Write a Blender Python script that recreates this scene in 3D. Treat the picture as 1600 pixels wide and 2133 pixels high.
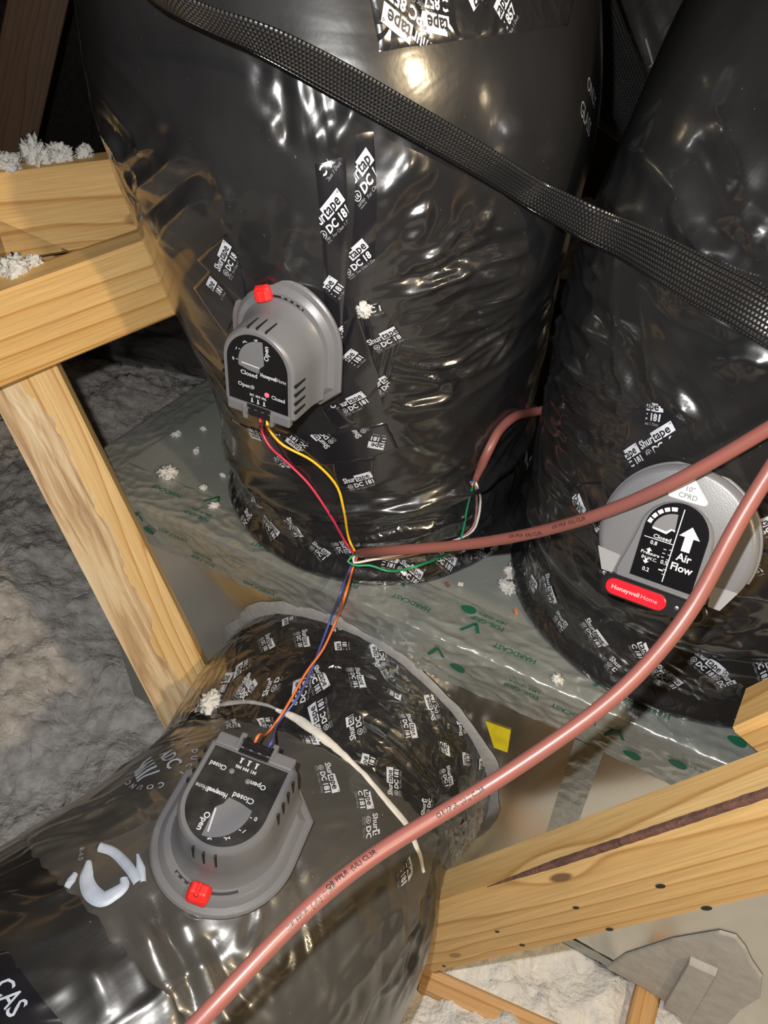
import bpy, math, random
import numpy as np
from mathutils import Matrix, Vector

random.seed(4); RNG = np.random.default_rng(7)
for o in list(bpy.data.objects): bpy.data.objects.remove(o)
SC = bpy.context.scene
COL = SC.collection

# ------------------------------------------------------------------ camera
FPX = 1600.0; CX, CY = 800.0, 1066.5
def cam_rot(vp):
    down = np.array([vp[0]-CX, -(vp[1]-CY), -FPX]); down /= np.linalg.norm(down)
    up = -down; fwd = np.array([0, 0, -1.0])
    y = fwd-up*fwd.dot(up); y /= np.linalg.norm(y)
    return np.array([np.cross(y, up), y, up])
RM = cam_rot((757, 2960)); CAM = np.array([0, 0, 1.02])
cd = bpy.data.cameras.new('camera'); co = bpy.data.objects.new('camera', cd); COL.objects.link(co)
cd.sensor_width = 36; cd.sensor_fit = 'AUTO'; cd.lens = FPX/2133*36; cd.clip_start = 0.02
m4 = Matrix.Identity(4)
for i in range(3):
    for j in range(3): m4[i][j] = RM[i, j]
    m4[i][3] = CAM[i]
co.matrix_world = m4; SC.camera = co
def ray(px, py): return RM @ np.array([(px-CX)/FPX, -(py-CY)/FPX, -1.0])
def at(px, py, t): return CAM+ray(px, py)*t
def proj(P):
    c = (np.asarray(P)-CAM) @ RM
    return CX+FPX*c[..., 0]/-c[..., 2], CY-FPX*c[..., 1]/-c[..., 2], -c[..., 2]
def camvec(x, y, z): return CAM+RM @ np.array([x, y, z], float)

# ------------------------------------------------------------------ world, lights, exposure
w = bpy.data.worlds.new('attic_air'); SC.world = w; w.use_nodes = True
w.node_tree.nodes['Background'].inputs[0].default_value = (0.9, 0.95, 1, 1)
w.node_tree.nodes['Background'].inputs[1].default_value = 0.03
def lamp(name, kind, pos, power, color, size=0.05, target=None):
    l = bpy.data.lights.new(name, kind); l.energy = power; l.color = color
    if kind == 'AREA': l.shape = 'DISK'; l.size = size
    else: l.shadow_soft_size = size
    o = bpy.data.objects.new(name, l); COL.objects.link(o); o.location = pos
    if target is not None: o.rotation_euler = (Vector(target)-Vector(pos)).to_track_quat('-Z', 'Y').to_euler()
    return o
lamp('phone_torch', 'POINT', camvec(-0.035, 0.035, 0.0), 25.0, (1, 0.98, 0.95), 0.006)
lamp('attic_bulb', 'POINT', (0.65, -0.38, 1.36), 36.0, (1, 0.78, 0.48), 0.03)
SC.view_settings.view_transform = 'Standard'; SC.view_settings.look = 'None'
SC.view_settings.gamma = 1; SC.view_settings.use_curve_mapping = False
SC.view_settings.exposure = 0.0

# ------------------------------------------------------------------ mesh helpers
def fast_mesh(name, V, F, uv=None, smooth=True, midx=None):
    """V (n,3); F (m,k) int array or list of tuples"""
    me = bpy.data.meshes.new(name); V = np.asarray(V, np.float32)
    if isinstance(F, np.ndarray):
        k = F.shape[1]; n = len(F)
        me.vertices.add(len(V)); me.vertices.foreach_set('co', V.ravel())
        me.loops.add(n*k); me.loops.foreach_set('vertex_index', F.astype(np.int32).ravel())
        me.polygons.add(n); me.polygons.foreach_set('loop_start', np.arange(0, n*k, k, dtype=np.int32))
        me.update(calc_edges=True)
    else:
        me.from_pydata([tuple(map(float, v)) for v in V], [], [tuple(map(int, f)) for f in F])
    if uv is not None:
        L = me.uv_layers.new(name='UVMap'); idx = np.empty(len(me.loops), np.int32)
        me.loops.foreach_get('vertex_index', idx)
        L.data.foreach_set('uv', np.asarray(uv, np.float32)[idx].ravel())
    if midx is not None: me.polygons.foreach_set('material_index', np.asarray(midx, np.int32))
    if smooth: me.polygons.foreach_set('use_smooth', np.ones(len(me.polygons), bool))
    me.validate(); me.update()
    return me
def link(name, me, mats, parent=None, world=True):
    o = bpy.data.objects.new(name, me); COL.objects.link(o)
    for m in (mats if isinstance(mats, (list, tuple)) else [mats]): me.materials.append(m)
    if parent is not None:
        o.parent = parent
        if world:
            root = parent
            while root.parent is not None: root = root.parent
            if parent is root: o.matrix_parent_inverse = Matrix.Translation(-Vector(parent.location))
    return o
def tag(o, label, cat, group=None):
    o['label'] = label; o['category'] = cat
    if group: o['group'] = group
    return o
def thing(name, label, cat, loc=(0, 0, 0), group=None):
    o = bpy.data.objects.new(name, None); o.empty_display_size = 0.02; COL.objects.link(o); o.location = loc
    return tag(o, label, cat, group)
class MB:
    def __init__(s): s.v = []; s.f = []; s.m = []
    def add(s, V, F, mi=0):
        b = len(s.v); s.v += [tuple(map(float, p)) for p in V]; s.f += [tuple(int(i)+b for i in f) for f in F]; s.m += [mi]*len(F); return s
    def box(s, c, d, R=None, mi=0):
        V = [np.array([x*d[0]/2, y*d[1]/2, z*d[2]/2]) for x in (-1, 1) for y in (-1, 1) for z in (-1, 1)]
        if R is not None: V = [np.asarray(R) @ p for p in V]
        return s.add([p+np.asarray(c) for p in V], [(0, 1, 3, 2), (4, 6, 7, 5), (0, 4, 5, 1), (2, 3, 7, 6), (0, 2, 6, 4), (1, 5, 7, 3)], mi)
    def loft(s, rings, mi=0, cap0=True, cap1=True):
        n = len(rings[0]); V = [p for r in rings for p in r]; F = []
        for k in range(len(rings)-1):
            for i in range(n):
                j = (i+1) % n; F.append((k*n+i, k*n+j, (k+1)*n+j, (k+1)*n+i))
        if cap0: F.append(tuple(range(n))[::-1])
        if cap1: F.append(tuple(range((len(rings)-1)*n, len(rings)*n)))
        return s.add(V, F, mi)
    def prism(s, pts, z0, z1, mi=0): return s.loft([[(x, y, z0) for x, y in pts], [(x, y, z1) for x, y in pts]], mi)
    def build(s, name, mats, parent=None, smooth=False, world=True, bevel=0, seg=2, auto=None):
        me = fast_mesh(name, s.v, s.f, smooth=smooth, midx=s.m)
        o = link(name, me, mats, parent, world)
        if bevel:
            b = o.modifiers.new('bevel', 'BEVEL'); b.width = bevel; b.segments = seg; b.limit_method = 'ANGLE'; b.angle_limit = math.radians(35)
        if auto:
            for p in me.polygons: p.use_smooth = True
            me.set_sharp_from_angle(angle=math.radians(auto))
        return o

# ------------------------------------------------------------------ numpy noise
def _grad(seed, nx, ny):
    a = np.random.default_rng(seed).uniform(0, 2*np.pi, (ny, nx)); return np.cos(a), np.sin(a)
def noise2(x, y, seed=0, perx=None):
    nx = int(perx) if perx else 256; ny = 256; gx, gy = _grad(seed, nx, ny)
    xi = np.floor(x).astype(int); yi = np.floor(y).astype(int); fx = x-xi; fy = y-yi
    u = fx*fx*fx*(fx*(fx*6-15)+10); v = fy*fy*fy*(fy*(fy*6-15)+10)
    def g(i, j, dx, dy): a = np.mod(xi+i, nx); b = np.mod(yi+j, ny); return gx[b, a]*dx+gy[b, a]*dy
    n0 = g(0, 0, fx, fy)*(1-u)+g(1, 0, fx-1, fy)*u
    n1 = g(0, 1, fx, fy-1)*(1-u)+g(1, 1, fx-1, fy-1)*u
    return (n0*(1-v)+n1*v)*1.5
def smooth01(a, b, x): t = np.clip((x-a)/(b-a), 0, 1); return t*t*(3-2*t)
def ridge(n, p=3): return (1-np.clip(np.abs(n)*1.6, 0, 1))**p

# ------------------------------------------------------------------ materials
def newmat(name):
    m = bpy.data.materials.new(name); m.use_nodes = True; nt = m.node_tree
    return m, nt, nt.nodes['Principled BSDF']
def N(nt, t, **kw):
    n = nt.nodes.new(t)
    for k, v in kw.items():
        if k.startswith('i_'): n.inputs[int(k[2:]) if k[2:].isdigit() else k[2:]].default_value = v
        else: setattr(n, k, v)
    return n
def ramp(nt, fac, stops):
    r = N(nt, 'ShaderNodeValToRGB'); nt.links.new(fac, r.inputs[0]); e = r.color_ramp.elements
    while len(e) < len(stops): e.new(0.5)
    for k, (p, c) in enumerate(stops): e[k].position = p; e[k].color = (*c, 1) if len(c) == 3 else c
    return r
def plain(name, col, rough=0.5, metal=0.0, spec=0.5, emit=None, bump=0, bscale=300, var=0.0):
    m, nt, b = newmat(name)
    b.inputs['Base Color'].default_value = (*col, 1); b.inputs['Roughness'].default_value = rough
    b.inputs['Metallic'].default_value = metal; b.inputs['Specular IOR Level'].default_value = spec
    if emit: b.inputs['Emission Color'].default_value = (*emit[:3], 1); b.inputs['Emission Strength'].default_value = emit[3]
    tc = N(nt, 'ShaderNodeTexCoord')
    if bump:
        n = N(nt, 'ShaderNodeTexNoise', i_Scale=bscale); n.inputs['Detail'].default_value = 4
        nt.links.new(tc.outputs['Object'], n.inputs['Vector'])
        bp = N(nt, 'ShaderNodeBump', i_Strength=1.0, i_Distance=bump)
        nt.links.new(n.outputs[0], bp.inputs['Height']); nt.links.new(bp.outputs[0], b.inputs['Normal'])
    if var:
        n = N(nt, 'ShaderNodeTexNoise', i_Scale=60.0); n.inputs['Detail'].default_value = 6
        nt.links.new(tc.outputs['Object'], n.inputs['Vector'])
        r = ramp(nt, n.outputs[0], [(0.3, tuple(c*(1-var) for c in col)), (0.7, tuple(min(1, c*(1+var)) for c in col))])
        nt.links.new(r.outputs[0], b.inputs['Base Color'])
    return m
def film(name, col=(0.012, 0.012, 0.013), rough=0.27, stretch=(14, 60), angle=0.5, bd=0.0010, dust=0.5, crackle=0.0, spec=0.6, coat=1.0):
    """black polyethylene film; UV in metres"""
    m, nt, b = newmat(name); L = nt.links.new
    uv = N(nt, 'ShaderNodeUVMap'); mp = N(nt, 'ShaderNodeMapping'); mp.inputs['Rotation'].default_value = (0, 0, angle)
    mp.inputs['Scale'].default_value = (stretch[0], stretch[1], 1); L(uv.outputs[0], mp.inputs[0])
    n1 = N(nt, 'ShaderNodeTexNoise', i_Scale=1.0); n1.inputs['Detail'].default_value = 3; n1.inputs['Distortion'].default_value = 0.7
    L(mp.outputs[0], n1.inputs['Vector'])
    n2 = N(nt, 'ShaderNodeTexNoise', i_Scale=38.0); n2.inputs['Detail'].default_value = 4; L(uv.outputs[0], n2.inputs['Vector'])
    a1 = N(nt, 'ShaderNodeMath', operation='MULTIPLY_ADD'); L(n2.outputs[0], a1.inputs[0]); a1.inputs[1].default_value = 0.35; L(n1.outputs[0], a1.inputs[2])
    h = a1.outputs[0]
    if crackle:
        vo = N(nt, 'ShaderNodeTexVoronoi', i_Scale=42.0); vo.feature = 'DISTANCE_TO_EDGE'
        nd = N(nt, 'ShaderNodeTexNoise', i_Scale=14.0); L(uv.outputs[0], nd.inputs['Vector'])
        mx = N(nt, 'ShaderNodeMix', data_type='RGBA'); mx.inputs[0].default_value = 0.12; L(uv.outputs[0], mx.inputs[6]); L(nd.outputs['Color'], mx.inputs[7])
        L(mx.outputs[2], vo.inputs['Vector'])
        a2 = N(nt, 'ShaderNodeMath', operation='MULTIPLY_ADD'); L(vo.outputs['Distance'], a2.inputs[0]); a2.inputs[1].default_value = -crackle; L(h, a2.inputs[2]); h = a2.outputs[0]
    bp = N(nt, 'ShaderNodeBump', i_Strength=1.0, i_Distance=bd); L(h, bp.inputs['Height']); L(bp.outputs[0], b.inputs['Normal'])
    # dust film: low-frequency haze plus specks
    n3 = N(nt, 'ShaderNodeTexNoise', i_Scale=9.0); n3.inputs['Detail'].default_value = 5; L(uv.outputs[0], n3.inputs['Vector'])
    n4 = N(nt, 'ShaderNodeTexNoise', i_Scale=330.0); n4.inputs['Detail'].default_value = 2; L(uv.outputs[0], n4.inputs['Vector'])
    r3 = ramp(nt, n3.outputs[0], [(0.35, col), (0.8, tuple(c+0.022*dust for c in col))])
    r4 = ramp(nt, n4.outputs[0], [(0.735, (0, 0, 0)), (0.77, (0.5*dust,)*3)])
    mix = N(nt, 'ShaderNodeMix', data_type='RGBA'); L(r4.outputs[0], mix.inputs[0]); L(r3.outputs[0], mix.inputs[6]); mix.inputs[7].default_value = (0.35, 0.34, 0.32, 1)
    L(mix.outputs[2], b.inputs['Base Color'])
    rr = ramp(nt, n3.outputs[0], [(0.3, (rough*0.75,)*3), (0.75, (rough*1.35,)*3)]); L(rr.outputs[0], b.inputs['Roughness'])
    b.inputs['Specular IOR Level'].default_value = spec
    b.inputs['Coat Weight'].default_value = coat; b.inputs['Coat Roughness'].default_value = 0.13; L(bp.outputs[0], b.inputs['Coat Normal'])
    return m
def foil(name, col, rough, dusty, bd=0.0006, crinkle=30.0, metal=None):
    m, nt, b = newmat(name); L = nt.links.new
    tc = N(nt, 'ShaderNodeTexCoord')
    n1 = N(nt, 'ShaderNodeTexNoise', i_Scale=crinkle); n1.inputs['Detail'].default_value = 5; n1.inputs['Distortion'].default_value = 1.2; L(tc.outputs['Object'], n1.inputs['Vector'])
    n2 = N(nt, 'ShaderNodeTexNoise', i_Scale=6.0); n2.inputs['Detail'].default_value = 6; L(tc.outputs['Object'], n2.inputs['Vector'])
    n4 = N(nt, 'ShaderNodeTexNoise', i_Scale=260.0); n4.inputs['Detail'].default_value = 2; L(tc.outputs['Object'], n4.inputs['Vector'])
    bp = N(nt, 'ShaderNodeBump', i_Strength=1.0, i_Distance=bd); L(n1.outputs[0], bp.inputs['Height']); L(bp.outputs[0], b.inputs['Normal'])
    r = ramp(nt, n2.outputs[0], [(0.25, tuple(c*0.8 for c in col)), (0.75, col)])
    s = ramp(nt, n4.outputs[0], [(0.66, (0, 0, 0)), (0.74, (dusty,)*3)])
    mix = N(nt, 'ShaderNodeMix', data_type='RGBA'); L(s.outputs[0], mix.inputs[0]); L(r.outputs[0], mix.inputs[6]); mix.inputs[7].default_value = (0.5, 0.49, 0.45, 1)
    L(mix.outputs[2], b.inputs['Base Color'])
    rr = ramp(nt, n2.outputs[0], [(0.3, (rough*0.8,)*3), (0.75, (min(1, rough*1.3),)*3)]); L(rr.outputs[0], b.inputs['Roughness'])
    b.inputs['Metallic'].default_value = 1.0-0.5*dusty if metal is None else metal
    return m
def wood(name, seed, knots=(), light=(0.76, 0.50, 0.215), dark=(0.50, 0.27, 0.085), dens=75.0, tilt=0.0, wane=0.0, marks=()):
    """pine; object X runs along the grain"""
    m, nt, b = newmat(name); L = nt.links.new
    tc = N(nt, 'ShaderNodeTexCoord'); mp = N(nt, 'ShaderNodeMapping')
    mp.inputs['Scale'].default_value = (0.10, 1, 1); mp.inputs['Location'].default_value = (seed*3.1, seed*0.113, 0.02*seed); mp.inputs['Rotation'].default_value = (0, 0, tilt)
    L(tc.outputs['Object'], mp.inputs[0])
    nz = N(nt, 'ShaderNodeTexNoise', i_Scale=9.0); nz.inputs['Detail'].default_value = 2; L(mp.outputs[0], nz.inputs['Vector'])
    se = N(nt, 'ShaderNodeSeparateXYZ'); L(mp.outputs[0], se.inputs[0])
    c = N(nt, 'ShaderNodeMath', operation='MULTIPLY_ADD'); L(se.outputs['Z'], c.inputs[0]); c.inputs[1].default_value = 0.45; L(se.outputs['Y'], c.inputs[2])
    d = N(nt, 'ShaderNodeMath', operation='MULTIPLY_ADD'); L(nz.outputs[0], d.inputs[0]); d.inputs[1].default_value = 0.11; L(c.outputs[0], d.inputs[2])
    cur = d.outputs[0]; kn = None
    for (kx, ky, kz, kr, kd) in knots:
        sb = N(nt, 'ShaderNodeVectorMath', operation='SUBTRACT'); L(tc.outputs['Object'], sb.inputs[0]); sb.inputs[1].default_value = (kx, ky, kz)
        ml = N(nt, 'ShaderNodeVectorMath', operation='MULTIPLY'); L(sb.outputs[0], ml.inputs[0]); ml.inputs[1].default_value = (0.45/kr, 1/kr, 0.6/kr)
        ln = N(nt, 'ShaderNodeVectorMath', operation='LENGTH'); L(ml.outputs[0], ln.inputs[0])
        ex = N(nt, 'ShaderNodeMapRange'); ex.interpolation_type = 'SMOOTHSTEP'; L(ln.outputs['Value'], ex.inputs[0]); ex.inputs[1].default_value = 0; ex.inputs[2].default_value = 3.2; ex.inputs[3].default_value = kr*0.9; ex.inputs[4].default_value = 0
        sg = N(nt, 'ShaderNodeMath', operation='ADD'); L(cur, sg.inputs[0]); L(ex.outputs[0], sg.inputs[1]); cur = sg.outputs[0]
        mk = N(nt, 'ShaderNodeMapRange'); L(ln.outputs['Value'], mk.inputs[0]); mk.inputs[1].default_value = 0.40; mk.inputs[2].default_value = 0.62; mk.inputs[3].default_value = kd; mk.inputs[4].default_value = 0
        if kn is None: kn = mk.outputs[0]
        else:
            mm = N(nt, 'ShaderNodeMath', operation='MAXIMUM'); L(kn, mm.inputs[0]); L(mk.outputs[0], mm.inputs[1]); kn = mm.outputs[0]
    fr = N(nt, 'ShaderNodeMath', operation='MULTIPLY'); L(cur, fr.inputs[0]); fr.inputs[1].default_value = dens
    fc = N(nt, 'ShaderNodeMath', operation='FRACT'); L(fr.outputs[0], fc.inputs[0])
    mid = tuple(0.65*a+0.35*q for a, q in zip(light, dark))
    rp = ramp(nt, fc.outputs[0], [(0.0, light), (0.45, tuple(0.93*a for a in light)), (0.80, mid), (0.93, dark), (1.0, light)])
    fg = N(nt, 'ShaderNodeMapping'); fg.inputs['Scale'].default_value = (12, 420, 420); L(tc.outputs['Object'], fg.inputs[0])
    fn = N(nt, 'ShaderNodeTexNoise', i_Scale=1.0); fn.inputs['Detail'].default_value = 3; L(fg.outputs[0], fn.inputs['Vector'])
    g2 = ramp(nt, fn.outputs[0], [(0.3, (0.80, 0.78, 0.75)), (0.7, (1.05, 1.05, 1.05))])
    mu = N(nt, 'ShaderNodeMix', data_type='RGBA', blend_type='MULTIPLY'); mu.inputs[0].default_value = 1; L(rp.outputs[0], mu.inputs[6]); L(g2.outputs[0], mu.inputs[7])
    n5 = N(nt, 'ShaderNodeTexNoise', i_Scale=7.0); n5.inputs['Detail'].default_value = 4; L(mp.outputs[0], n5.inputs['Vector'])
    t5 = ramp(nt, n5.outputs[0], [(0.3, (1.0, 0.93, 0.80)), (0.7, (1.0, 1.03, 1.05))])
    mu2 = N(nt, 'ShaderNodeMix', data_type='RGBA', blend_type='MULTIPLY'); mu2.inputs[0].default_value = 1; L(mu.outputs[2], mu2.inputs[6]); L(t5.outputs[0], mu2.inputs[7])
    out = mu2.outputs[2]
    if kn is not None:
        mk = N(nt, 'ShaderNodeMix', data_type='RGBA'); L(kn, mk.inputs[0]); L(out, mk.inputs[6]); mk.inputs[7].default_value = (0.13, 0.06, 0.03, 1); out = mk.outputs[2]
    L(out, b.inputs['Base Color']); b.inputs['Roughness'].default_value = 0.55; b.inputs['Specular IOR Level'].default_value = 0.3
    bp = N(nt, 'ShaderNodeBump', i_Strength=0.6, i_Distance=0.0006); L(fc.outputs[0], bp.inputs['Height']); L(bp.outputs[0], b.inputs['Normal'])
    return m

M = {}
M['film_l'] = film('black_film_upright', angle=0.55, stretch=(7, 24), rough=0.31, spec=0.4)
M['film_r'] = film('black_film_right', angle=-0.6, stretch=(7, 26), rough=0.30, spec=0.45, col=(.009, .009, .0095))
M['film_f'] = film('grey_film_front', col=(0.013, 0.0125, 0.012), angle=0.15, stretch=(22, 6), rough=0.34, dust=0.7, coat=.6)
M['film_b'] = film('black_film_rear', col=(0.022, 0.019, 0.018), angle=0.9, stretch=(12, 30), rough=0.4)
M['tape'] = film('black_tape', col=(0.009, 0.009, 0.012), rough=0.2, stretch=(12, 12), bd=0.0006, dust=0.25)
M['tape_wrap'] = film('black_tape_crinkled', col=(0.011, 0.011, 0.012), rough=0.22, stretch=(18, 30), bd=0.0014, dust=0.5, crackle=1.5)
M['ink'] = plain('white_ink', (0.52, 0.54, 0.59), 0.4)
M['ink_dim'] = plain('grey_ink', (0.28, 0.28, 0.29), 0.45)
M['ink_black'] = plain('black_ink', (0.01, 0.01, 0.012), 0.3)
M['paint'] = plain('white_marker_paint', (0.42, 0.47, 0.56), 0.45, var=0.15)
M['ink_green'] = plain('green_ink', (0.012, 0.10, 0.055), 0.4)
M['ink_grey'] = plain('dark_grey_ink', (0.10, 0.11, 0.10), 0.5)
M['foil_top'] = foil('dusty_foil_facing', (0.34, 0.36, 0.33), 0.45, 1.0, metal=0.35)
M['foil_front'] = foil('clean_foil_facing', (0.70, 0.68, 0.62), 0.20, 0.12, bd=0.00018, crinkle=9)
M['foil_tape'] = foil('foil_tape', (0.41, 0.43, 0.40), 0.26, 0.5, bd=0.0014, crinkle=45, metal=0.55)
M['mastic'] = plain('grey_mastic', (0.30, 0.30, 0.305), 0.6, bump=0.0015, bscale=90, var=0.1)
M['mastic_pale'] = plain('pale_mastic', (0.44, 0.425, 0.40), 0.6, bump=0.003, bscale=40, var=0.1)
M['yellow'] = plain('yellow_sticker', (0.72, 0.60, 0.02), 0.5, var=0.12)
M['white_liner'] = plain('white_fibre_edge', (0.62, 0.60, 0.55), 0.7, bump=0.001, bscale=200, var=0.12)
M['fluff'] = plain('loose_insulation', (0.66, 0.635, 0.61), 0.95, spec=0.05, bump=0.005, bscale=140, var=0.16)
M['tuft'] = plain('white_tuft', (0.62, 0.60, 0.56), 0.95, spec=0.1, bump=0.002, bscale=300)
M['grey'] = plain('grey_plastic', (0.145, 0.145, 0.153), 0.33, bump=0.00008, bscale=900)
M['grey_d'] = plain('grey_plastic_matte', (0.15, 0.15, 0.16), 0.5)
M['label'] = plain('black_gloss_label', (0.006, 0.006, 0.007), 0.16)
M['dusty_label'] = plain('dusty_black_label', (0.022, 0.021, 0.020), 0.4, var=0.5)
M['dark'] = plain('recess_shade', (0.006, 0.006, 0.006), 0.6)  # near-black colour painting the shade inside slots and nail holes
M['blackp'] = plain('black_plastic', (0.012, 0.012, 0.013), 0.3)
M['red'] = plain('red_plastic', (0.72, 0.025, 0.022), 0.35)
M['badge'] = plain('red_badge', (0.60, 0.012, 0.025), 0.3)
M['led_on'] = plain('lit_red_led', (0.9, 0.05, 0.08), 0.3, emit=(1.0, 0.10, 0.16, 1.3))
M['led_off'] = plain('clear_led', (0.16, 0.16, 0.16), 0.15)
M['cable'] = plain('pink_brown_sheath', (0.235, 0.082, 0.068), 0.38, bump=0.0002, bscale=60)
M['wire_red'] = plain('wire_red', (0.55, 0.03, 0.07), 0.35)
M['wire_yellow'] = plain('wire_yellow', (0.80, 0.48, 0.02), 0.35)
M['wire_blue'] = plain('wire_blue', (0.07, 0.09, 0.33), 0.35)
M['wire_orange'] = plain('wire_orange', (0.80, 0.20, 0.05), 0.35)
M['wire_green'] = plain('wire_green', (0.015, 0.25, 0.10), 0.35)
M['wire_white'] = plain('wire_white', (0.72, 0.66, 0.60), 0.35)
M['wire_brown'] = plain('wire_brown', (0.32, 0.16, 0.13), 0.35)
M['bark'] = plain('bark', (0.13, 0.062, 0.045), 0.85, bump=0.003, bscale=120, var=0.35)
M['deck'] = plain('dark_roof_deck', (0.05, 0.042, 0.036), 0.85, var=0.3)
M['staple'] = plain('staple_steel', (0.6, 0.6, 0.6), 0.3, metal=1)
def webbing():
    m, nt, b = newmat('black_webbing'); L = nt.links.new
    uv = N(nt, 'ShaderNodeUVMap'); mp = N(nt, 'ShaderNodeMapping'); mp.inputs['Scale'].default_value = (520, 430, 1); L(uv.outputs[0], mp.inputs[0])
    br = N(nt, 'ShaderNodeTexBrick', i_Scale=.72); br.inputs['Mortar Size'].default_value = 0.24; br.inputs['Mortar Smooth'].default_value = 1.0; br.inputs['Brick Width'].default_value = 0.5*2; br.inputs['Row Height'].default_value = 0.5*2
    L(mp.outputs[0], br.inputs['Vector'])
    inv = N(nt, 'ShaderNodeMath', operation='SUBTRACT'); inv.inputs[0].default_value = 1; L(br.outputs['Fac'], inv.inputs[1])
    bp = N(nt, 'ShaderNodeBump', i_Strength=1.0, i_Distance=0.0045); L(inv.outputs[0], bp.inputs['Height']); L(bp.outputs[0], b.inputs['Normal'])
    b.inputs['Base Color'].default_value = (0.028, 0.028, 0.029, 1); b.inputs['Roughness'].default_value = 0.28; b.inputs['Specular IOR Level'].default_value = 0.8
    return m
M['strap'] = webbing()

# ------------------------------------------------------------------ curves and tubes
def catmull(P, n):
    P = np.asarray(P, float); Q = np.vstack([2*P[0]-P[1], P, 2*P[-1]-P[-2]]); out = []
    for i in range(1, len(Q)-2):
        t = np.linspace(0, 1, 120, endpoint=False)[:, None]; a, b, c, d = Q[i-1], Q[i], Q[i+1], Q[i+2]
        out.append(0.5*((2*b)+(c-a)*t+(2*a-5*b+4*c-d)*t**2+(3*b-a-3*c+d)*t**3))
    out = np.vstack(out+[P[-1:]]); s = np.r_[0, np.cumsum(np.linalg.norm(np.diff(out[:, :3], axis=0), axis=1))]
    ss = np.linspace(0, s[-1], n); return np.stack([np.interp(ss, s, out[:, k]) for k in range(out.shape[1])], 1), ss
class Tube:
    """surface S(u,v): u angle about the axis (0 faces ref), v arc length along it"""
    def __init__(s, ctrl, nv, nu, ref, disp=None, rad=None):
        P, s.v = catmull(ctrl, nv)
        if nv > 200:
            k = np.hanning(2*(nv//26)+3); k /= k.sum(); h = len(k)//2
            P = np.stack([np.convolve(np.r_[2*P[0, q]-P[h:0:-1, q], P[:, q], 2*P[-1, q]-P[-2:-h-2:-1, q]], k, 'valid') for q in range(4)], 1)
        c = P[:, :3]; r = P[:, 3]; s.c = c; s.r = r; s.nu, s.nv = nu, nv
        if rad is not None: r = s.r = rad(s.v, r)
        T = np.gradient(c, s.v, axis=0); T /= np.linalg.norm(T, axis=1)[:, None]
        ref = np.asarray(ref, float); U = ref-T*(T @ ref)[:, None]; U /= np.linalg.norm(U, axis=1)[:, None]; V = np.cross(T, U)
        s.T, s.U, s.V = T, U, V
        s.u = np.linspace(-np.pi, np.pi, nu, endpoint=False); uu, vv = np.meshgrid(s.u, s.v)
        dr = disp(uu, vv, r[:, None]) if disp else 0
        rr = r[:, None]+dr
        s.P = c[:, None]+rr[..., None]*(np.cos(uu)[..., None]*U[:, None]+np.sin(uu)[..., None]*V[:, None])
        du = np.roll(s.P, -1, 1)-np.roll(s.P, 1, 1); dv = np.gradient(s.P, axis=0); n = np.cross(du, dv); s.N = n/np.maximum(np.linalg.norm(n, axis=2), 1e-9)[..., None]
        s.R = np.cos(uu)[..., None]*U[:, None]+np.sin(uu)[..., None]*V[:, None]
        s.uu, s.vv = uu, vv
        s.px, s.py, s.d = proj(s.P); s.face = np.einsum('ijk,ijk->ij', s.N, CAM-s.P) > 0; s.face2 = np.einsum('ijk,ijk->ij', s.R, CAM-s.P) > 0
    def mesh(s, name, capends=False):
        nu, nv = s.nu, s.nv; V = s.P.reshape(-1, 3); i = np.arange(nu); j = np.arange(nv-1)
        a = (j[:, None]*nu+i).ravel(); b = (j[:, None]*nu+(i+1) % nu).ravel(); F = np.stack([a, b, b+nu, a+nu], 1)
        uv = np.stack([s.uu*s.r[:, None], s.vv], -1).reshape(-1, 2)
        me = fast_mesh(name, V, F, uv)
        return me
    def pick(s, px, py):
        e = (s.px-px)**2+(s.py-py)**2+np.where(s.face2 & (s.d > 0.05), 0, 1e9); k = np.argmin(e); j, i = divmod(k, s.nu)
        return s.uu[j, i], s.vv[j, i], math.sqrt(e[j, i]), s.d[j, i]
    def rad(s, v): return np.interp(v, s.v, s.r)
    def samp(s, A, u, v):
        fu = np.mod((np.asarray(u)+np.pi)/(2*np.pi), 1)*s.nu; i0 = np.floor(fu).astype(int) % s.nu; i1 = (i0+1) % s.nu; a = (fu-np.floor(fu))[..., None]
        fv = np.clip(np.asarray(v)/(s.v[-1])*(s.nv-1), 0, s.nv-1.001); j0 = fv.astype(int); b = (fv-j0)[..., None]
        return (A[j0, i0]*(1-a)+A[j0, i1]*a)*(1-b)+(A[j0+1, i0]*(1-a)+A[j0+1, i1]*a)*b
    def S(s, u, v, eps=0.0): return s.samp(s.P, u, v)+s.samp(s.N, u, v)*np.asarray(eps)[..., None]
    def frame(s, px, py, ang):
        """param position under a pixel and the param angle of an on-screen direction (degrees, ccw)"""
        u, v, e, d = s.pick(px, py); a = math.radians(ang); h = 14
        q = [s.pick(px+k*h*math.cos(a), py-k*h*math.sin(a)) for k in (1, -1)]
        r = s.rad(v); th = math.atan2(q[0][1]-q[1][1], (q[0][0]-q[1][0])*r); return u, v, th, r
    def mapxy(s, fr, xy, eps):
        u, v, th, r = fr; x, y = xy[:, 0], xy[:, 1]
        return s.S(u+(x*math.cos(th)-y*math.sin(th))/r, v+x*math.sin(th)+y*math.cos(th), eps)
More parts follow.
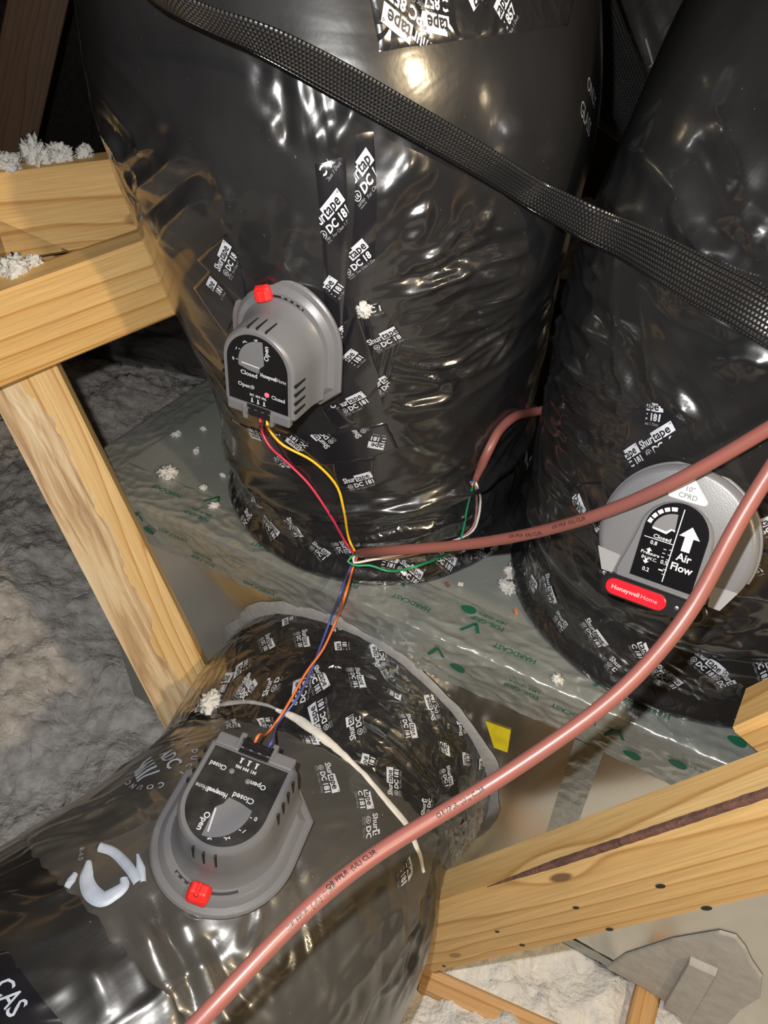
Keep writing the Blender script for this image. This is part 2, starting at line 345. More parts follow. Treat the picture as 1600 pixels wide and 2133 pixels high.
    def patch(s, corners, eps=0.0007, n=None, jag=0.0, seed=1, params=None):
        """quad given by four pixels (or params) laid on the surface"""
        q = np.array(params if params is not None else [s.pick(*c)[:2] for c in corners], float)
        r = s.rad(q[:, 1].mean()); ls = np.linalg.norm((q[1]-q[0])*[r, 1]); lt = np.linalg.norm((q[3]-q[0])*[r, 1])
        na, nb = max(4, int(ls/0.0022)), max(4, int(lt/0.0022)); a, b = np.meshgrid(np.linspace(0, 1, na), np.linspace(0, 1, nb))
        if jag:
            b = b+jag*noise2(a*ls/0.012+3, b*0+0.5, seed)*(2*np.abs(b-0.5))**2; a = a+jag*0.6*noise2(b*0+0.7, b*lt/0.012+3, seed+1)*(2*np.abs(a-0.5))**2
        A, B = a[..., None], b[..., None]
        p = (q[0]*(1-A)+q[1]*A)*(1-B)+(q[3]*(1-A)+q[2]*A)*B
        e = np.full(a.shape, eps); e[0] = e[-1] = 0.0001; e[:, 0] = e[:, -1] = 0.0001
        V = s.S(p[..., 0], p[..., 1], e).reshape(-1, 3); i = np.arange(na-1); j = np.arange(nb-1)
        k = (j[:, None]*na+i).ravel(); F = np.stack([k, k+1, k+1+na, k+na], 1)
        c1 = np.cross(V[F[0, 1]]-V[F[0, 0]], V[F[0, 3]]-V[F[0, 0]]); 
        if c1 @ s.samp(s.N, p[0, 0, 0], p[0, 0, 1]) < 0: F = F[:, ::-1]
        uv = np.stack([p[..., 0]*r, p[..., 1]], -1).reshape(-1, 2)
        return fast_mesh('tape', V, F, uv), q
def rope(name, pts, r, mat, parent=None, n=None, nu=10, world=True, prof=None):
    P = np.c_[np.asarray(pts, float), np.full(len(pts), r)]
    L = np.linalg.norm(np.diff(P[:, :3], axis=0), axis=1).sum(); n = n or max(12, int(L/0.006))
    t = P[-1, :3]-P[0, :3]; ref = np.array([0.31, -0.2, 0.93])
    if abs(t @ ref)/np.linalg.norm(t) > 0.9: ref = np.array([0.9, 0.3, 0.1])
    T = Tube(P, n, nu, ref, rad=prof); nu_, V = nu, T.P.reshape(-1, 3)
    i = np.arange(nu); j = np.arange(n-1); a = (j[:, None]*nu+i).ravel(); b = (j[:, None]*nu+(i+1) % nu).ravel()
    F = [tuple(f) for f in np.stack([a, b, b+nu, a+nu], 1)]+[tuple(range(nu))[::-1], tuple(range((n-1)*nu, n*nu))]
    o = link(name, fast_mesh(name, V, F), mat, parent, world); return o, T

# ------------------------------------------------------------------ lettering
_tc = {}
def text2d(s, size=1.0, bold=0.0, align='LEFT'):
    k = (s, bold, align)
    if k not in _tc:
        cu = bpy.data.curves.new('txt', 'FONT'); cu.body = s; cu.size = 1; cu.offset = bold; cu.align_x = align; cu.resolution_u = 2; cu.fill_mode = 'FRONT'
        o = bpy.data.objects.new('txt', cu); COL.objects.link(o); dg = bpy.context.evaluated_depsgraph_get()
        me = bpy.data.meshes.new_from_object(o.evaluated_get(dg)); me.calc_loop_triangles()
        V = np.array([v.co[:2] for v in me.vertices]).reshape(-1, 2); F = [tuple(t.vertices) for t in me.loop_triangles]
        G = []
        for f in F:
            a, b, c = V[list(f)]; G.append(f if (b[0]-a[0])*(c[1]-a[1])-(b[1]-a[1])*(c[0]-a[0]) > 0 else f[::-1])
        bpy.data.objects.remove(o); bpy.data.curves.remove(cu); bpy.data.meshes.remove(me); _tc[k] = (V, G)
    V, F = _tc[k]; return V*size, F
class Flat:
    """2-D artwork: vertices, faces, material index and layer height"""
    def __init__(s): s.v = np.zeros((0, 2)); s.f = []; s.m = []; s.h = np.zeros(0)
    def add(s, V, F, mi=0, h=0):
        b = len(s.v); s.v = np.vstack([s.v, V]); s.f += [tuple(i+b for i in f) for f in F]; s.m += [mi]*len(F); s.h = np.r_[s.h, np.full(len(V), h)]; return s
    def text(s, t, x, y, size, mi=0, bold=0.0, h=0, rot=0, align='LEFT', fit=None, sx=1.0):
        V, F = text2d(t, size, bold, align); V = V*[sx, 1]
        if fit: V = V*[fit/max(1e-6, np.ptp(V[:, 0])), 1]
        c, sn = math.cos(math.radians(rot)), math.sin(math.radians(rot)); return s.add(V @ np.array([[c, sn], [-sn, c]])+[x, y], F, mi, h)
    def rect(s, x0, y0, x1, y1, mi=0, h=0, nx=1, ny=1, skew=0.0):
        a, b = np.meshgrid(np.linspace(x0, x1, nx+1), np.linspace(y0, y1, ny+1)); V = np.stack([a+skew*(b-y0), b], -1).reshape(-1, 2); k = nx+1
        return s.add(V, [(j*k+i, j*k+i+1, (j+1)*k+i+1, (j+1)*k+i) for j in range(ny) for i in range(nx)], mi, h)
    def poly(s, pts, mi=0, h=0): return s.add(np.array(pts, float), [tuple(range(len(pts)))], mi, h)
    def ring(s, x, y, r0, r1, mi=0, h=0, a0=0, a1=360, n=20):
        t = np.radians(np.linspace(a0, a1, n+1)); V = np.r_[np.c_[x+r0*np.cos(t), y+r0*np.sin(t)], np.c_[x+r1*np.cos(t), y+r1*np.sin(t)]]
        return s.add(V, [(i, n+1+i, n+2+i, i+1) for i in range(n)], mi, h)
    def disc(s, x, y, r, mi=0, h=0, n=20):
        t = np.linspace(0, 2*np.pi, n, endpoint=False); return s.poly(np.c_[x+r*np.cos(t), y+r*np.sin(t)], mi, h)
    def stroke(s, pts, wd, mi=0, h=0):
        P, _ = catmull(np.array(pts, float), max(8, len(pts)*7)); t = np.gradient(P, axis=0); t /= np.linalg.norm(t, axis=1)[:, None]; nn = np.c_[-t[:, 1], t[:, 0]]
        k = len(P); return s.add(np.r_[P-nn*wd/2, P+nn*wd/2], [(i, i+1, k+i+1, k+i) for i in range(k-1)], mi, h)
def tape_print(second='DC 181', third='For Class 1 Duct'):
    p = Flat(); mm = 0.001
    p.text('Shur', 0, 12.4*mm, 11.6*mm, 0, 0.022, fit=17*mm)
    p.rect(17.6*mm, 11*mm, 41*mm, 21.5*mm, 0, nx=10, ny=5, skew=-0.05)
    p.text('tape', 18.6*mm, 12.6*mm, 11.6*mm, 1, 0.02, h=0.0003, fit=18.5*mm)
    p.ring(39*mm, 19.6*mm, 0.5*mm, 0.9*mm, 1, 0.0003, n=8)
    p.ring(6*mm, 5.6*mm, 3.0*mm, 3.6*mm, 0, n=20); p.text('UL', 3.9*mm, 4.1*mm, 4.4*mm, 0, 0.02, fit=4.2*mm)
    p.text(second, 11.6*mm, 2.4*mm, 9.4*mm, 0, 0.035, fit=27*mm)
    p.text('LISTED', 2.2*mm, -0.6*mm, 2.5*mm, 2, 0.02, fit=8*mm); p.text('181B-FX', 2.4*mm, -3.0*mm, 1.9*mm, 2, fit=7.4*mm)
    p.text(third, 13*mm, -2.2*mm, 3.9*mm, 2, 0.0, fit=25*mm)
    p.v -= [20.5*mm, 8.5*mm]; return p
PRINT = tape_print(); PRINT857 = tape_print('PC 857', 'For Class 1 Duct')
def inpoly(P, Q):
    r = np.zeros(len(P), bool); n = len(Q)
    for i in range(n):
        a, b = Q[i], Q[(i+1) % n]; c = ((a[1] > P[:, 1]) != (b[1] > P[:, 1])); dy = b[1]-a[1]
        if abs(dy) < 1e-12: continue
        r ^= c & (P[:, 0] < (b[0]-a[0])*(P[:, 1]-a[1])/dy+a[0])
    return r
def decal_on_tube(T, arts, name, mats, parent, eps=0.0012):
    """one object for each stamp"""
    for a_ in arts: _decal(T, [a_], name, mats, parent, eps)
def _decal(T, arts, name, mats, parent, eps=0.0012):
    """arts: list of (Flat, px, py, screen angle, scale, clip polygon in (u,v) or None, (x0,x1) window or None)"""
    V = []; F = []; MI = []; b = 0
    for (art, px, py, ang, sc, clip, win) in arts:
        fr = T.frame(px, py, ang); u, v, th, r = fr; xy = art.v*sc
        P = T.mapxy(fr, xy, eps+art.h); f = art.f; m = art.m
        cen = np.array([xy[list(q)].mean(0) for q in f]); keep = np.ones(len(f), bool)
        if clip is not None:
            cu = np.c_[u+(cen[:, 0]*math.cos(th)-cen[:, 1]*math.sin(th))/r, v+cen[:, 0]*math.sin(th)+cen[:, 1]*math.cos(th)]; keep &= inpoly(cu, clip)
        if win is not None: keep &= (cen[:, 0] > win[0]*0.0205*sc) & (cen[:, 0] < win[1]*0.0205*sc)
        F += [tuple(i+b for i in q) for q, k in zip(f, keep) if k]; MI += [q for q, k in zip(m, keep) if k]; V.append(P); b += len(P)
    if not F: return None
    V = np.vstack(V); used = sorted({i for q in F for i in q}); mp = {o: i for i, o in enumerate(used)}
    return link(name, fast_mesh(name, V[used], [tuple(mp[i] for i in q) for q in F], smooth=False, midx=MI), mats, parent)
INK = lambda: [M['ink'], M['ink_black'], M['ink_dim']]

# ------------------------------------------------------------------ setting
ZT = 0.40; A0 = np.array([-0.32798, 0.74731, ZT]); E1 = np.array([0.87416, -0.48563, 0]); EN = np.array([-0.48563, -0.87416, 0]); EZ = np.array([0, 0, 1.0])
def onbox(s, t, z): return A0+E1*s-EN*t+EZ*(z-ZT)          # s along the front edge, t into the top
def front_hit(px, py): d = ray(px, py); return CAM+d*((A0-CAM) @ EN/(d @ EN))
def top_hit(px, py, z=ZT): d = ray(px, py); return CAM+d*((z-CAM[2])/d[2])
def st(P): return (P-A0) @ E1, -((P-A0) @ EN)

# loose blown insulation floor (one uncountable surface)
def insul():
    x = np.arange(-2.6, 1.8, 0.0075); y = np.arange(-0.5, 3.4, 0.0075); X, Y = np.meshgrid(x, y)
    Z = -0.075+0.05*noise2(X*2.1+9, Y*2.1+5, 3)+0.022*noise2(X*9, Y*9, 4)+0.010*noise2(X*24, Y*24, 5)+0.013*np.abs(noise2(X*50, Y*50, 6))+0.006*noise2(X*66, Y*66, 7)
    Z -= 0.030*smooth01(-0.05, 0.08, X)*smooth01(0.60, 0.45, Y)
    Z += 0.07*smooth01(0.0, 0.5, -X-0.35)
    s = (X-A0[0])*E1[0]+(Y-A0[1])*E1[1]; t = -((X-A0[0])*EN[0]+(Y-A0[1])*EN[1])
    Z -= 0.16*smooth01(0.02, 0.08, s+0.1)*smooth01(0.02, 0.08, 0.86-s)*smooth01(0.01, 0.06, t)*smooth01(0.01, 0.06, 0.5-t)
    X = X+0.006*noise2(X*40+3, Y*40, 8); Y = Y+0.006*noise2(X*40, Y*40+8, 9)
    ny, nx = X.shape; k = (np.arange(ny-1)[:, None]*nx+np.arange(nx-1)).ravel()
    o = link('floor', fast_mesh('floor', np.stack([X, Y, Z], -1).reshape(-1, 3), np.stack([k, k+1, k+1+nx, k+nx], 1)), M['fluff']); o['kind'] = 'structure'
    o['label'] = 'loose grey-white blown insulation covering the attic floor'
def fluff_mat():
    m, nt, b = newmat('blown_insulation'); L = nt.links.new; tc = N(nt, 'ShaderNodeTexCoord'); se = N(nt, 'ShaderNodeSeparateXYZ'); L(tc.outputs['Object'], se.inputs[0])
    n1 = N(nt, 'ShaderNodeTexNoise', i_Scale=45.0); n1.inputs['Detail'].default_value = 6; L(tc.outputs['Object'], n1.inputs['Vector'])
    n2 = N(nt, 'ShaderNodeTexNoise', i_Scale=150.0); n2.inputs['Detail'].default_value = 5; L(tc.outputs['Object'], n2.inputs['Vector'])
    grey_ramp = ramp(nt, n1.outputs[0], [(.32, (.42, .395, .375)), (.5, (.56, .535, .51)), (.68, (.70, .67, .64))]); new = ramp(nt, n1.outputs[0], [(.3, (.70, .70, .70)), (.7, (.86, .84, .80))])
    k = N(nt, 'ShaderNodeMapRange'); L(se.outputs['X'], k.inputs[0]); k.inputs[1].default_value = -.12; k.inputs[2].default_value = .04     # colour runs from greyer at left to whiter at right
    mx = N(nt, 'ShaderNodeMix', data_type='RGBA'); L(k.outputs[0], mx.inputs[0]); L(grey_ramp.outputs[0], mx.inputs[6]); L(new.outputs[0], mx.inputs[7]); L(mx.outputs[2], b.inputs['Base Color'])
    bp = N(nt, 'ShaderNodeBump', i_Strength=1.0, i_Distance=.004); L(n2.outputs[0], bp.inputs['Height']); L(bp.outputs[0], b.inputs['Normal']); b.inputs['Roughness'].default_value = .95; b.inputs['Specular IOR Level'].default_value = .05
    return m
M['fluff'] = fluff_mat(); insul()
def slab(name, c, d, mat, R=None):
    o = MB().box(c, d, R).build(name, mat); o['kind'] = 'structure'; return o
slab('wall_back', (-0.4, 3.38, 1.1), (4.6, 0.05, 3.0), M['deck']); slab('wall_left', (-2.6, 1.4, 1.1), (0.05, 4.0, 3.0), M['deck']); slab('wall_right', (1.8, 1.4, 1.1), (0.05, 4.0, 3.0), M['deck'])
slab('ceiling', (-0.4, 1.4, 2.6), (4.6, 4.0, 0.05), M['deck']); slab('wall_front', (-0.4, -0.55, 1.1), (4.6, 0.05, 3.0), M['deck'])

# ------------------------------------------------------------------ lumber
def board(name, A, B, wdir, wid, thk, mat, label, parts=False, cut=None, wane=0.0, cat='beam'):
    """A,B world ends of the axis of the visible face centre; wdir: approx world direction of the width"""
    A, B, wdir = map(lambda q: np.asarray(q, float), (A, B, wdir)); X = B-A; ln = np.linalg.norm(X); X /= ln; Y = wdir-X*(wdir @ X); Y /= np.linalg.norm(Y); Z = np.cross(X, Y)
    if Z @ (CAM-(A+B)/2) < 0: Y = -Y; Z = -Z
    c = (A+B)/2-Z*thk/2; R = np.stack([X, Y, Z], 1); mb = MB(); n = 40
    h, t = wid/2, thk/2; ch = 0.003; rings = []
    for k in range(n+1):
        x = -ln/2+ln*k/n; wv = wane*(0.5+0.5*noise2(np.array([k*0.22]), np.array([0.3]), 11)[0]) if wane else ch
        wz = wv*0.8
        e0 = e1 = 0
        if cut and k == 0: e0, e1 = cut[0], cut[1]
        if cut and k == n: e0, e1 = cut[2], cut[3]
        rings.append([(x+e0, -h+ch, -t), (x+e1, h-ch, -t), (x+e1, h, -t+ch), (x+e1, h, t-wz), (x+e1, h-wv, t), (x+e0, -h+ch, t), (x+e0, -h, t-ch), (x+e0, -h, -t+ch)])
    mb.loft(rings)
    o = mb.build(name, mat); m = Matrix.Identity(4)
    for i in range(3):
        for j in range(3): m[i][j] = R[i, j]
        m[i][3] = c[i]
    o.matrix_world = m; tag(o, label, cat); return o, dict(c=c, R=R, ln=ln)
def local(o, P): return o.matrix_world.inverted() @ Vector(P)

LB, _ = board('truss_beam', at(-160, 775, .755)-.9*(at(520, 512, .93)-at(-160, 775, .755)), at(-160, 775, .755)+.87*(at(520, 512, .93)-at(-160, 775, .755)), (0, 0, 1), 0.097, 0.038, wood('pine_a', 1.0, dens=36), 'pine board crossing at left with its end against the tall black duct', )
UB, _ = board('truss_beam', at(-150, 480, .875), at(420, 398, .99), (0, 0, 1), 0.101, 0.038, wood('pine_b', 2.3, dens=30), 'upper pine board at left topped with white insulation fluff', cut=(.143, 0, 0, 0))
DS, _ = board('truss_web', at(-2, 690, .86), at(418, 1516, .985), (1, 0.25, 0), 0.078, 0.038, wood('pine_c', 3.7, dens=70, light=(.74, .52, .25)), 'slanting pine stud with a rough bark-stripped edge at left')
BB, bi = board('truss_web', at(780, 1995, .97)+.09*(at(1760, 1722, .545)-at(780, 1995, .97)), at(1760, 1722, .545)+.5*(at(1760, 1722, .545)-at(780, 1995, .97)), (0, 0, 1), 0.110, 0.040, wood('pine_d', 5.2, dens=55), 'large knotty pine beam with nail holes at lower right')

# ------------------------------------------------------------------ plenum
PL = thing('plenum_box', 'foil-faced duct board plenum carrying the black flexible ducts', 'plenum', tuple(onbox(0.35, 0.2, -0.1)))
S0, S1, TD = -0.104, 1.05, 0.47; th = 0.035; ZB = -0.09
def obox(mb, s0, s1, t0, t1, z0, z1):
    P = [onbox(s, t, z) for s in (s0, s1) for t in (t0, t1) for z in (z0, z1)]
    mb.add(P, [(0, 1, 3, 2), (4, 6, 7, 5), (0, 4, 5, 1), (2, 3, 7, 6), (0, 2, 6, 4), (1, 5, 7, 3)]); return mb
obox(MB(), S0, S1, 0, TD, ZT-th, ZT).build('top_panel', M['foil_top'], PL, bevel=0.004)
obox(MB(), S0, S1, 0.0, th, ZB, ZT-th-0.0005).build('front_panel', M['foil_front'], PL, bevel=0.003)
obox(MB(), S0, S0+th, th+0.0005, TD, ZB, ZT-th-0.0005).build('side_panel', M['foil_front'], PL)
obox(MB(), S1-th, S1, th+0.0005, TD, ZB, ZT-th-0.0005).build('side_panel', M['foil_front'], PL)
obox(MB(), S0+th, S1-th, TD-th, TD, ZB, ZT-th-0.0005).build('back_panel', M['foil_front'], PL)

# ------------------------------------------------------------------ ducts
def creases(T, lst, uu, vv):
    """sharp film folds along lines read off the duct surface: (pixels, amp, width)"""
    D = np.zeros_like(uu)
    g = np.random.default_rng(len(lst)); ext = list(lst)
    for pts, amp, w in lst:
        for k in range(2):
            p0, p1 = np.array(pts[0], float), np.array(pts[-1], float); t = (p1-p0)/max(1, np.linalg.norm(p1-p0)); n = np.array([-t[1], t[0]])*g.uniform(12, 26)*(1 if k else -1); sh = t*g.uniform(-25, 25)
            ext.append(([tuple(np.array(p)+n+sh+g.uniform(-3, 3, 2)) for p in pts], amp*g.uniform(.25, .55), w*g.uniform(.7, 1.2)))
    for pts, amp, w in ext:
        w *= 0.75; q = np.array([T.pick(*p)[:2] for p in pts]); r = T.rad(q[:, 1].mean())
        q, _ = catmull(np.c_[q[:, 0]*r, q[:, 1], np.zeros(len(q))], 8*len(q)); q = q[:, :2]
        m = (uu*r > q[:, 0].min()-8*w) & (uu*r < q[:, 0].max()+8*w) & (vv > q[:, 1].min()-8*w) & (vv < q[:, 1].max()+8*w)
        if not m.any(): continue
        X = np.stack([uu[m]*r, vv[m]], 1); best = np.full(len(X), 9.0); tt = np.zeros(len(X)); n = len(q)-1
        for k in range(n):
            a, b = q[k], q[k+1]; ab = b-a; t = np.clip(((X-a) @ ab)/max(1e-12, ab @ ab), 0, 1); d = np.linalg.norm(X-a-t[:, None]*ab, axis=1)
            c = d < best; best[c] = d[c]; tt[c] = (k+t[c])/n
        env = np.clip(4*np.minimum(tt, 1-tt), 0, 1)**0.6*(0.75+0.25*np.sin(9*tt+amp*1e4))
        x = best/w; D[m] += amp*env*(np.exp(-x**1.1)-0.40*np.exp(-((x-2.8)/1.5)**2))
    return D
def wr(seed, a1=0.006, folds=(), T0=None, cr=()):
    def f(u, v, r):
        s = u*0.19; per = 2*np.pi
        d = a1*noise2(u/per*5, v*5.5+seed, seed, 5)+a1*0.4*noise2(u/per*12, v*11+seed, seed+1, 12)
        wx = 0.5*noise2(u/per*9, v*9, seed+2, 9)
        for k, (ang, lam, asp, amp, u0, u1, v0, v1) in enumerate(folds):
            ca, sa = math.cos(ang), math.sin(ang); p = (s*ca+v*sa)/(lam*asp); q = (-s*sa+v*ca)/lam
            nn = noise2(p+40+wx*0.4, q+60+wx, seed+10+k)
            m = smooth01(u0-0.35, u0+0.2, u)*(1-smooth01(u1-0.2, u1+0.35, u))*smooth01(v0-0.06, v0+0.04, v)*(1-smooth01(v1-0.04, v1+0.06, v))
            d = d+amp*m*(ridge(nn, 2.2)-0.25)*(0.55+0.45*noise2(u*2.1+k, v*9+seed, seed+30+k))
        if T0 is not None: d = d+creases(T0, cr, u, v)
        return d
    return f
# --- upright left duct
LC = np.array([-0.005, 0.80])
Lctrl = [(*LC, 0.396, .188), (*(LC+[0, 0]), 0.46, .180), (*(LC+[-.004, 0]), 0.50, .186), (*(LC+[-.010, 0.0]), 0.58, .190), (*(LC+[-.022, 0.0]), 0.68, .204), (*(LC+[-.028, 0.0]), 0.76, .220), (*(LC+[-.033, 0.002]), 0.83, .231), (*(LC+[-.045, .012]), 0.90, .227), (*(LC+[-.062, .03]), 0.97, .214), (*(LC+[-.08, .05]), 1.05, .205), (*(LC+[-.10, .08]), 1.2, .205), (*(LC+[-.14, .12]), 1.4, .205)]
def Lrad(v, r): return r+0.010*np.exp(-((v-0.012)/0.012)**2)+0.007*np.exp(-((v-0.105)/0.012)**2)-0.006*np.exp(-((v-0.082)/0.010)**2)
L0 = Tube(Lctrl, 240, 240, (0, -1, 0.0), None, Lrad)
a = 0.0052; b = 0.0038
Lcr = [([(832, 572), (865, 552), (892, 542), (925, 540)], a, .003), ([(900, 572), (975, 558), (920, 587), (848, 607)], a, .0035), ([(772, 550), (835, 485), (895, 432), (880, 417)], b, .004), ([(842, 512), (872, 475), (892, 430)], b, .004), ([(895, 542), (930, 495), (950, 470)], b, .003),
 ([(832, 574), (880, 563), (925, 548), (960, 517), (1000, 500), (990, 482)], a, .004), ([(952, 480), (985, 460), (1025, 450)], b, .004), ([(770, 595), (860, 572), (925, 553), (1010, 520), (1095, 500)], -a, .006), ([(797, 737), (850, 757), (932, 760), (992, 717), (1060, 675)], 1.3*a, .0045), ([(827, 767), (910, 787), (930, 797), (932, 825), (860, 847), (815, 845)], 1.2*a, .0045),
 ([(930, 790), (982, 775), (1012, 750), (1060, 677)], a, .005), ([(865, 702), (947, 672), (1035, 665)], b, .006), ([(922, 585), (1010, 550), (1095, 520)], b, .006), ([(810, 610), (920, 607), (985, 590), (1080, 560)], b, .007), ([(935, 655), (1010, 632), (1085, 600)], b, .005), ([(820, 660), (900, 640), (980, 612)], -b, .007),
 ([(540, 110), (552, 180), (562, 250)], -b, .005), ([(575, 130), (590, 220), (605, 300)], -b, .005), ([(650, 300), (672, 262), (695, 225)], b, .006), ([(695, 310), (720, 265), (750, 215)], b, .006), ([(780, 420), (830, 350), (870, 300)], b, .006), ([(790, 470), (850, 400), (900, 340)], b, .006), ([(215, 270), (240, 300), (262, 340)], a, .006), ([(250, 345), (300, 315), (345, 295)], b, .006), ([(285, 405), (340, 350), (400, 315)], b, .006), ([(300, 450), (350, 400), (420, 350)], -b, .007), ([(330, 520), (380, 450), (430, 400)], b, .007), ([(470, 380), (475, 430), (465, 485)], b, .006), ([(590, 560), (600, 500), (620, 450)], b, .006),
 ([(500, 1035), (580, 1052), (700, 1060), (850, 1055), (960, 1030), (1080, 1000)], a, .006), ([(700, 1085), (780, 1075), (860, 1055), (880, 1042)], b, .003), ([(760, 1092), (850, 1080), (960, 1055)], b, .004), ([(720, 1120), (850, 1115), (950, 1085)], b, .005), ([(510, 985), (600, 1010), (720, 1030)], b, .006), ([(1000, 920), (1030, 960), (1060, 990)], b, .006), ([(830, 900), (900, 940), (1000, 950)], b, .008)]
LT = Tube(Lctrl, 470, 460, (0, -1, 0.0), wr(21, 0.0055, [(0.4, .03, 5, .0035, 0.2, 1.6, .12, .36), (-0.75, .03, 5, .0035, -1.6, -0.7, .2, .5), (0.1, .02, 6, .0025, -1.5, 1.5, .0, .12)], L0, Lcr), Lrad)
DL = thing('flexible_duct', 'tall black film-wrapped duct at centre carrying the damper with a lit red light', 'duct', (*LC, ZT))
LJ = link('duct_jacket', LT.mesh('duct_jacket'), M['film_l'], DL)
# --- upright right duct
RC = np.array([0.345, 0.625])
Rctrl = [(*RC, 0.396, .190), (*(RC+[0, 0]), 0.46, .183), (*(RC+[0.0, 0]), 0.52, .188), (*(RC+[0.004, 0.0]), 0.60, .194), (*(RC+[0.014, 0.0]), 0.70, .202), (*(RC+[0.034, .0]), 0.80, .208), (*(RC+[0.072, .0]), 0.90, .213), (*(RC+[0.135, .01]), 1.0, .215), (*(RC+[0.23, .03]), 1.12, .215), (*(RC+[0.36, .06]), 1.25, .215)]
R0 = Tube(Rctrl, 240, 240, (-0.35, -1, 0.0), None, Lrad)
Rcr = [([(1112+3*k, 590+52*k), (1135+8*k, 660+48*k), (1180+14*k, 740+42*k), (1250+18*k, 810+38*k)], a*.9, .004) for k in range(6)]+[([(1333, 552), (1372, 597), (1421, 640), (1486, 672), (1561, 711)], a, .0045), ([(1353, 561), (1405, 607), (1431, 643)], b, .003), ([(1398, 587), (1447, 623), (1499, 649)], a, .0035), ([(1434, 487), (1480, 545)], a, .004), ([(1528, 441), (1567, 519)], a, .004), ([(1571, 467), (1597, 532)], b, .004), ([(1389, 425), (1431, 500), (1480, 545)], b, .006), ([(1220, 782), (1262, 815), (1314, 847)], a, .004), ([(1239, 818), (1262, 847), (1314, 867)], a, .004), ([(1246, 893), (1262, 925), (1304, 948)], a, .004),
 ([(1346, 776), (1392, 818), (1457, 890)], a, .005), ([(1275, 760), (1307, 825)], b, .004), ([(1155, 704), (1190, 747)], b, .003), ([(1122, 643), (1161, 704), (1216, 779)], a, .005), ([(1142, 555), (1177, 620), (1249, 701), (1307, 750)], a, .006), ([(1109, 685), (1135, 750), (1177, 792)], b, .004), ([(1158, 506), (1200, 561), (1236, 610)], b, .004), ([(1220, 496), (1249, 584)], b, .004), ([(1190, 500), (1215, 560), (1230, 600)], b, .004), ([(1112, 760), (1128, 831), (1158, 929)], b, .005), ([(1254, 1285), (1285, 1283), (1316, 1292)], a, .004), ([(1205, 1195), (1310, 1249), (1418, 1275)], a, .005),
 ([(1150, 850), (1190, 900), (1240, 960)], b, .005), ([(1130, 950), (1170, 1010), (1230, 1060)], b, .005), ([(1150, 1130), (1230, 1180), (1290, 1240)], a, .006), ([(1450, 1330), (1500, 1310), (1590, 1290)], a, .005), ([(1400, 1310), (1480, 1340), (1580, 1350)], b, .005), ([(1330, 300), (1400, 400), (1430, 470)], b, .007), ([(1480, 220), (1530, 330), (1560, 420)], b, .008), ([(1260, 380), (1300, 460)], b, .006), ([(1500, 735), (1560, 760), (1600, 770)], b, .006), ([(1105, 1000), (1120, 1080), (1150, 1160)], a, .006), ([(1230, 650), (1290, 720), (1340, 790)], -b, .006)]
RT = Tube(Rctrl, 430, 420, (-0.35, -1, 0.0), wr(51, 0.0055, [(-0.75, .03, 6, .003, -1.5, .3, .12, .36), (-0.3, .02, 6, .003, -1.5, .9, .03, .14)], R0, Rcr), Lrad)
DR = thing('flexible_duct', 'black film-wrapped flexible duct at right edge behind the round grey damper', 'duct', (*RC, ZT))
link('duct_jacket', RT.mesh('duct_jacket'), M['film_r'], DR)
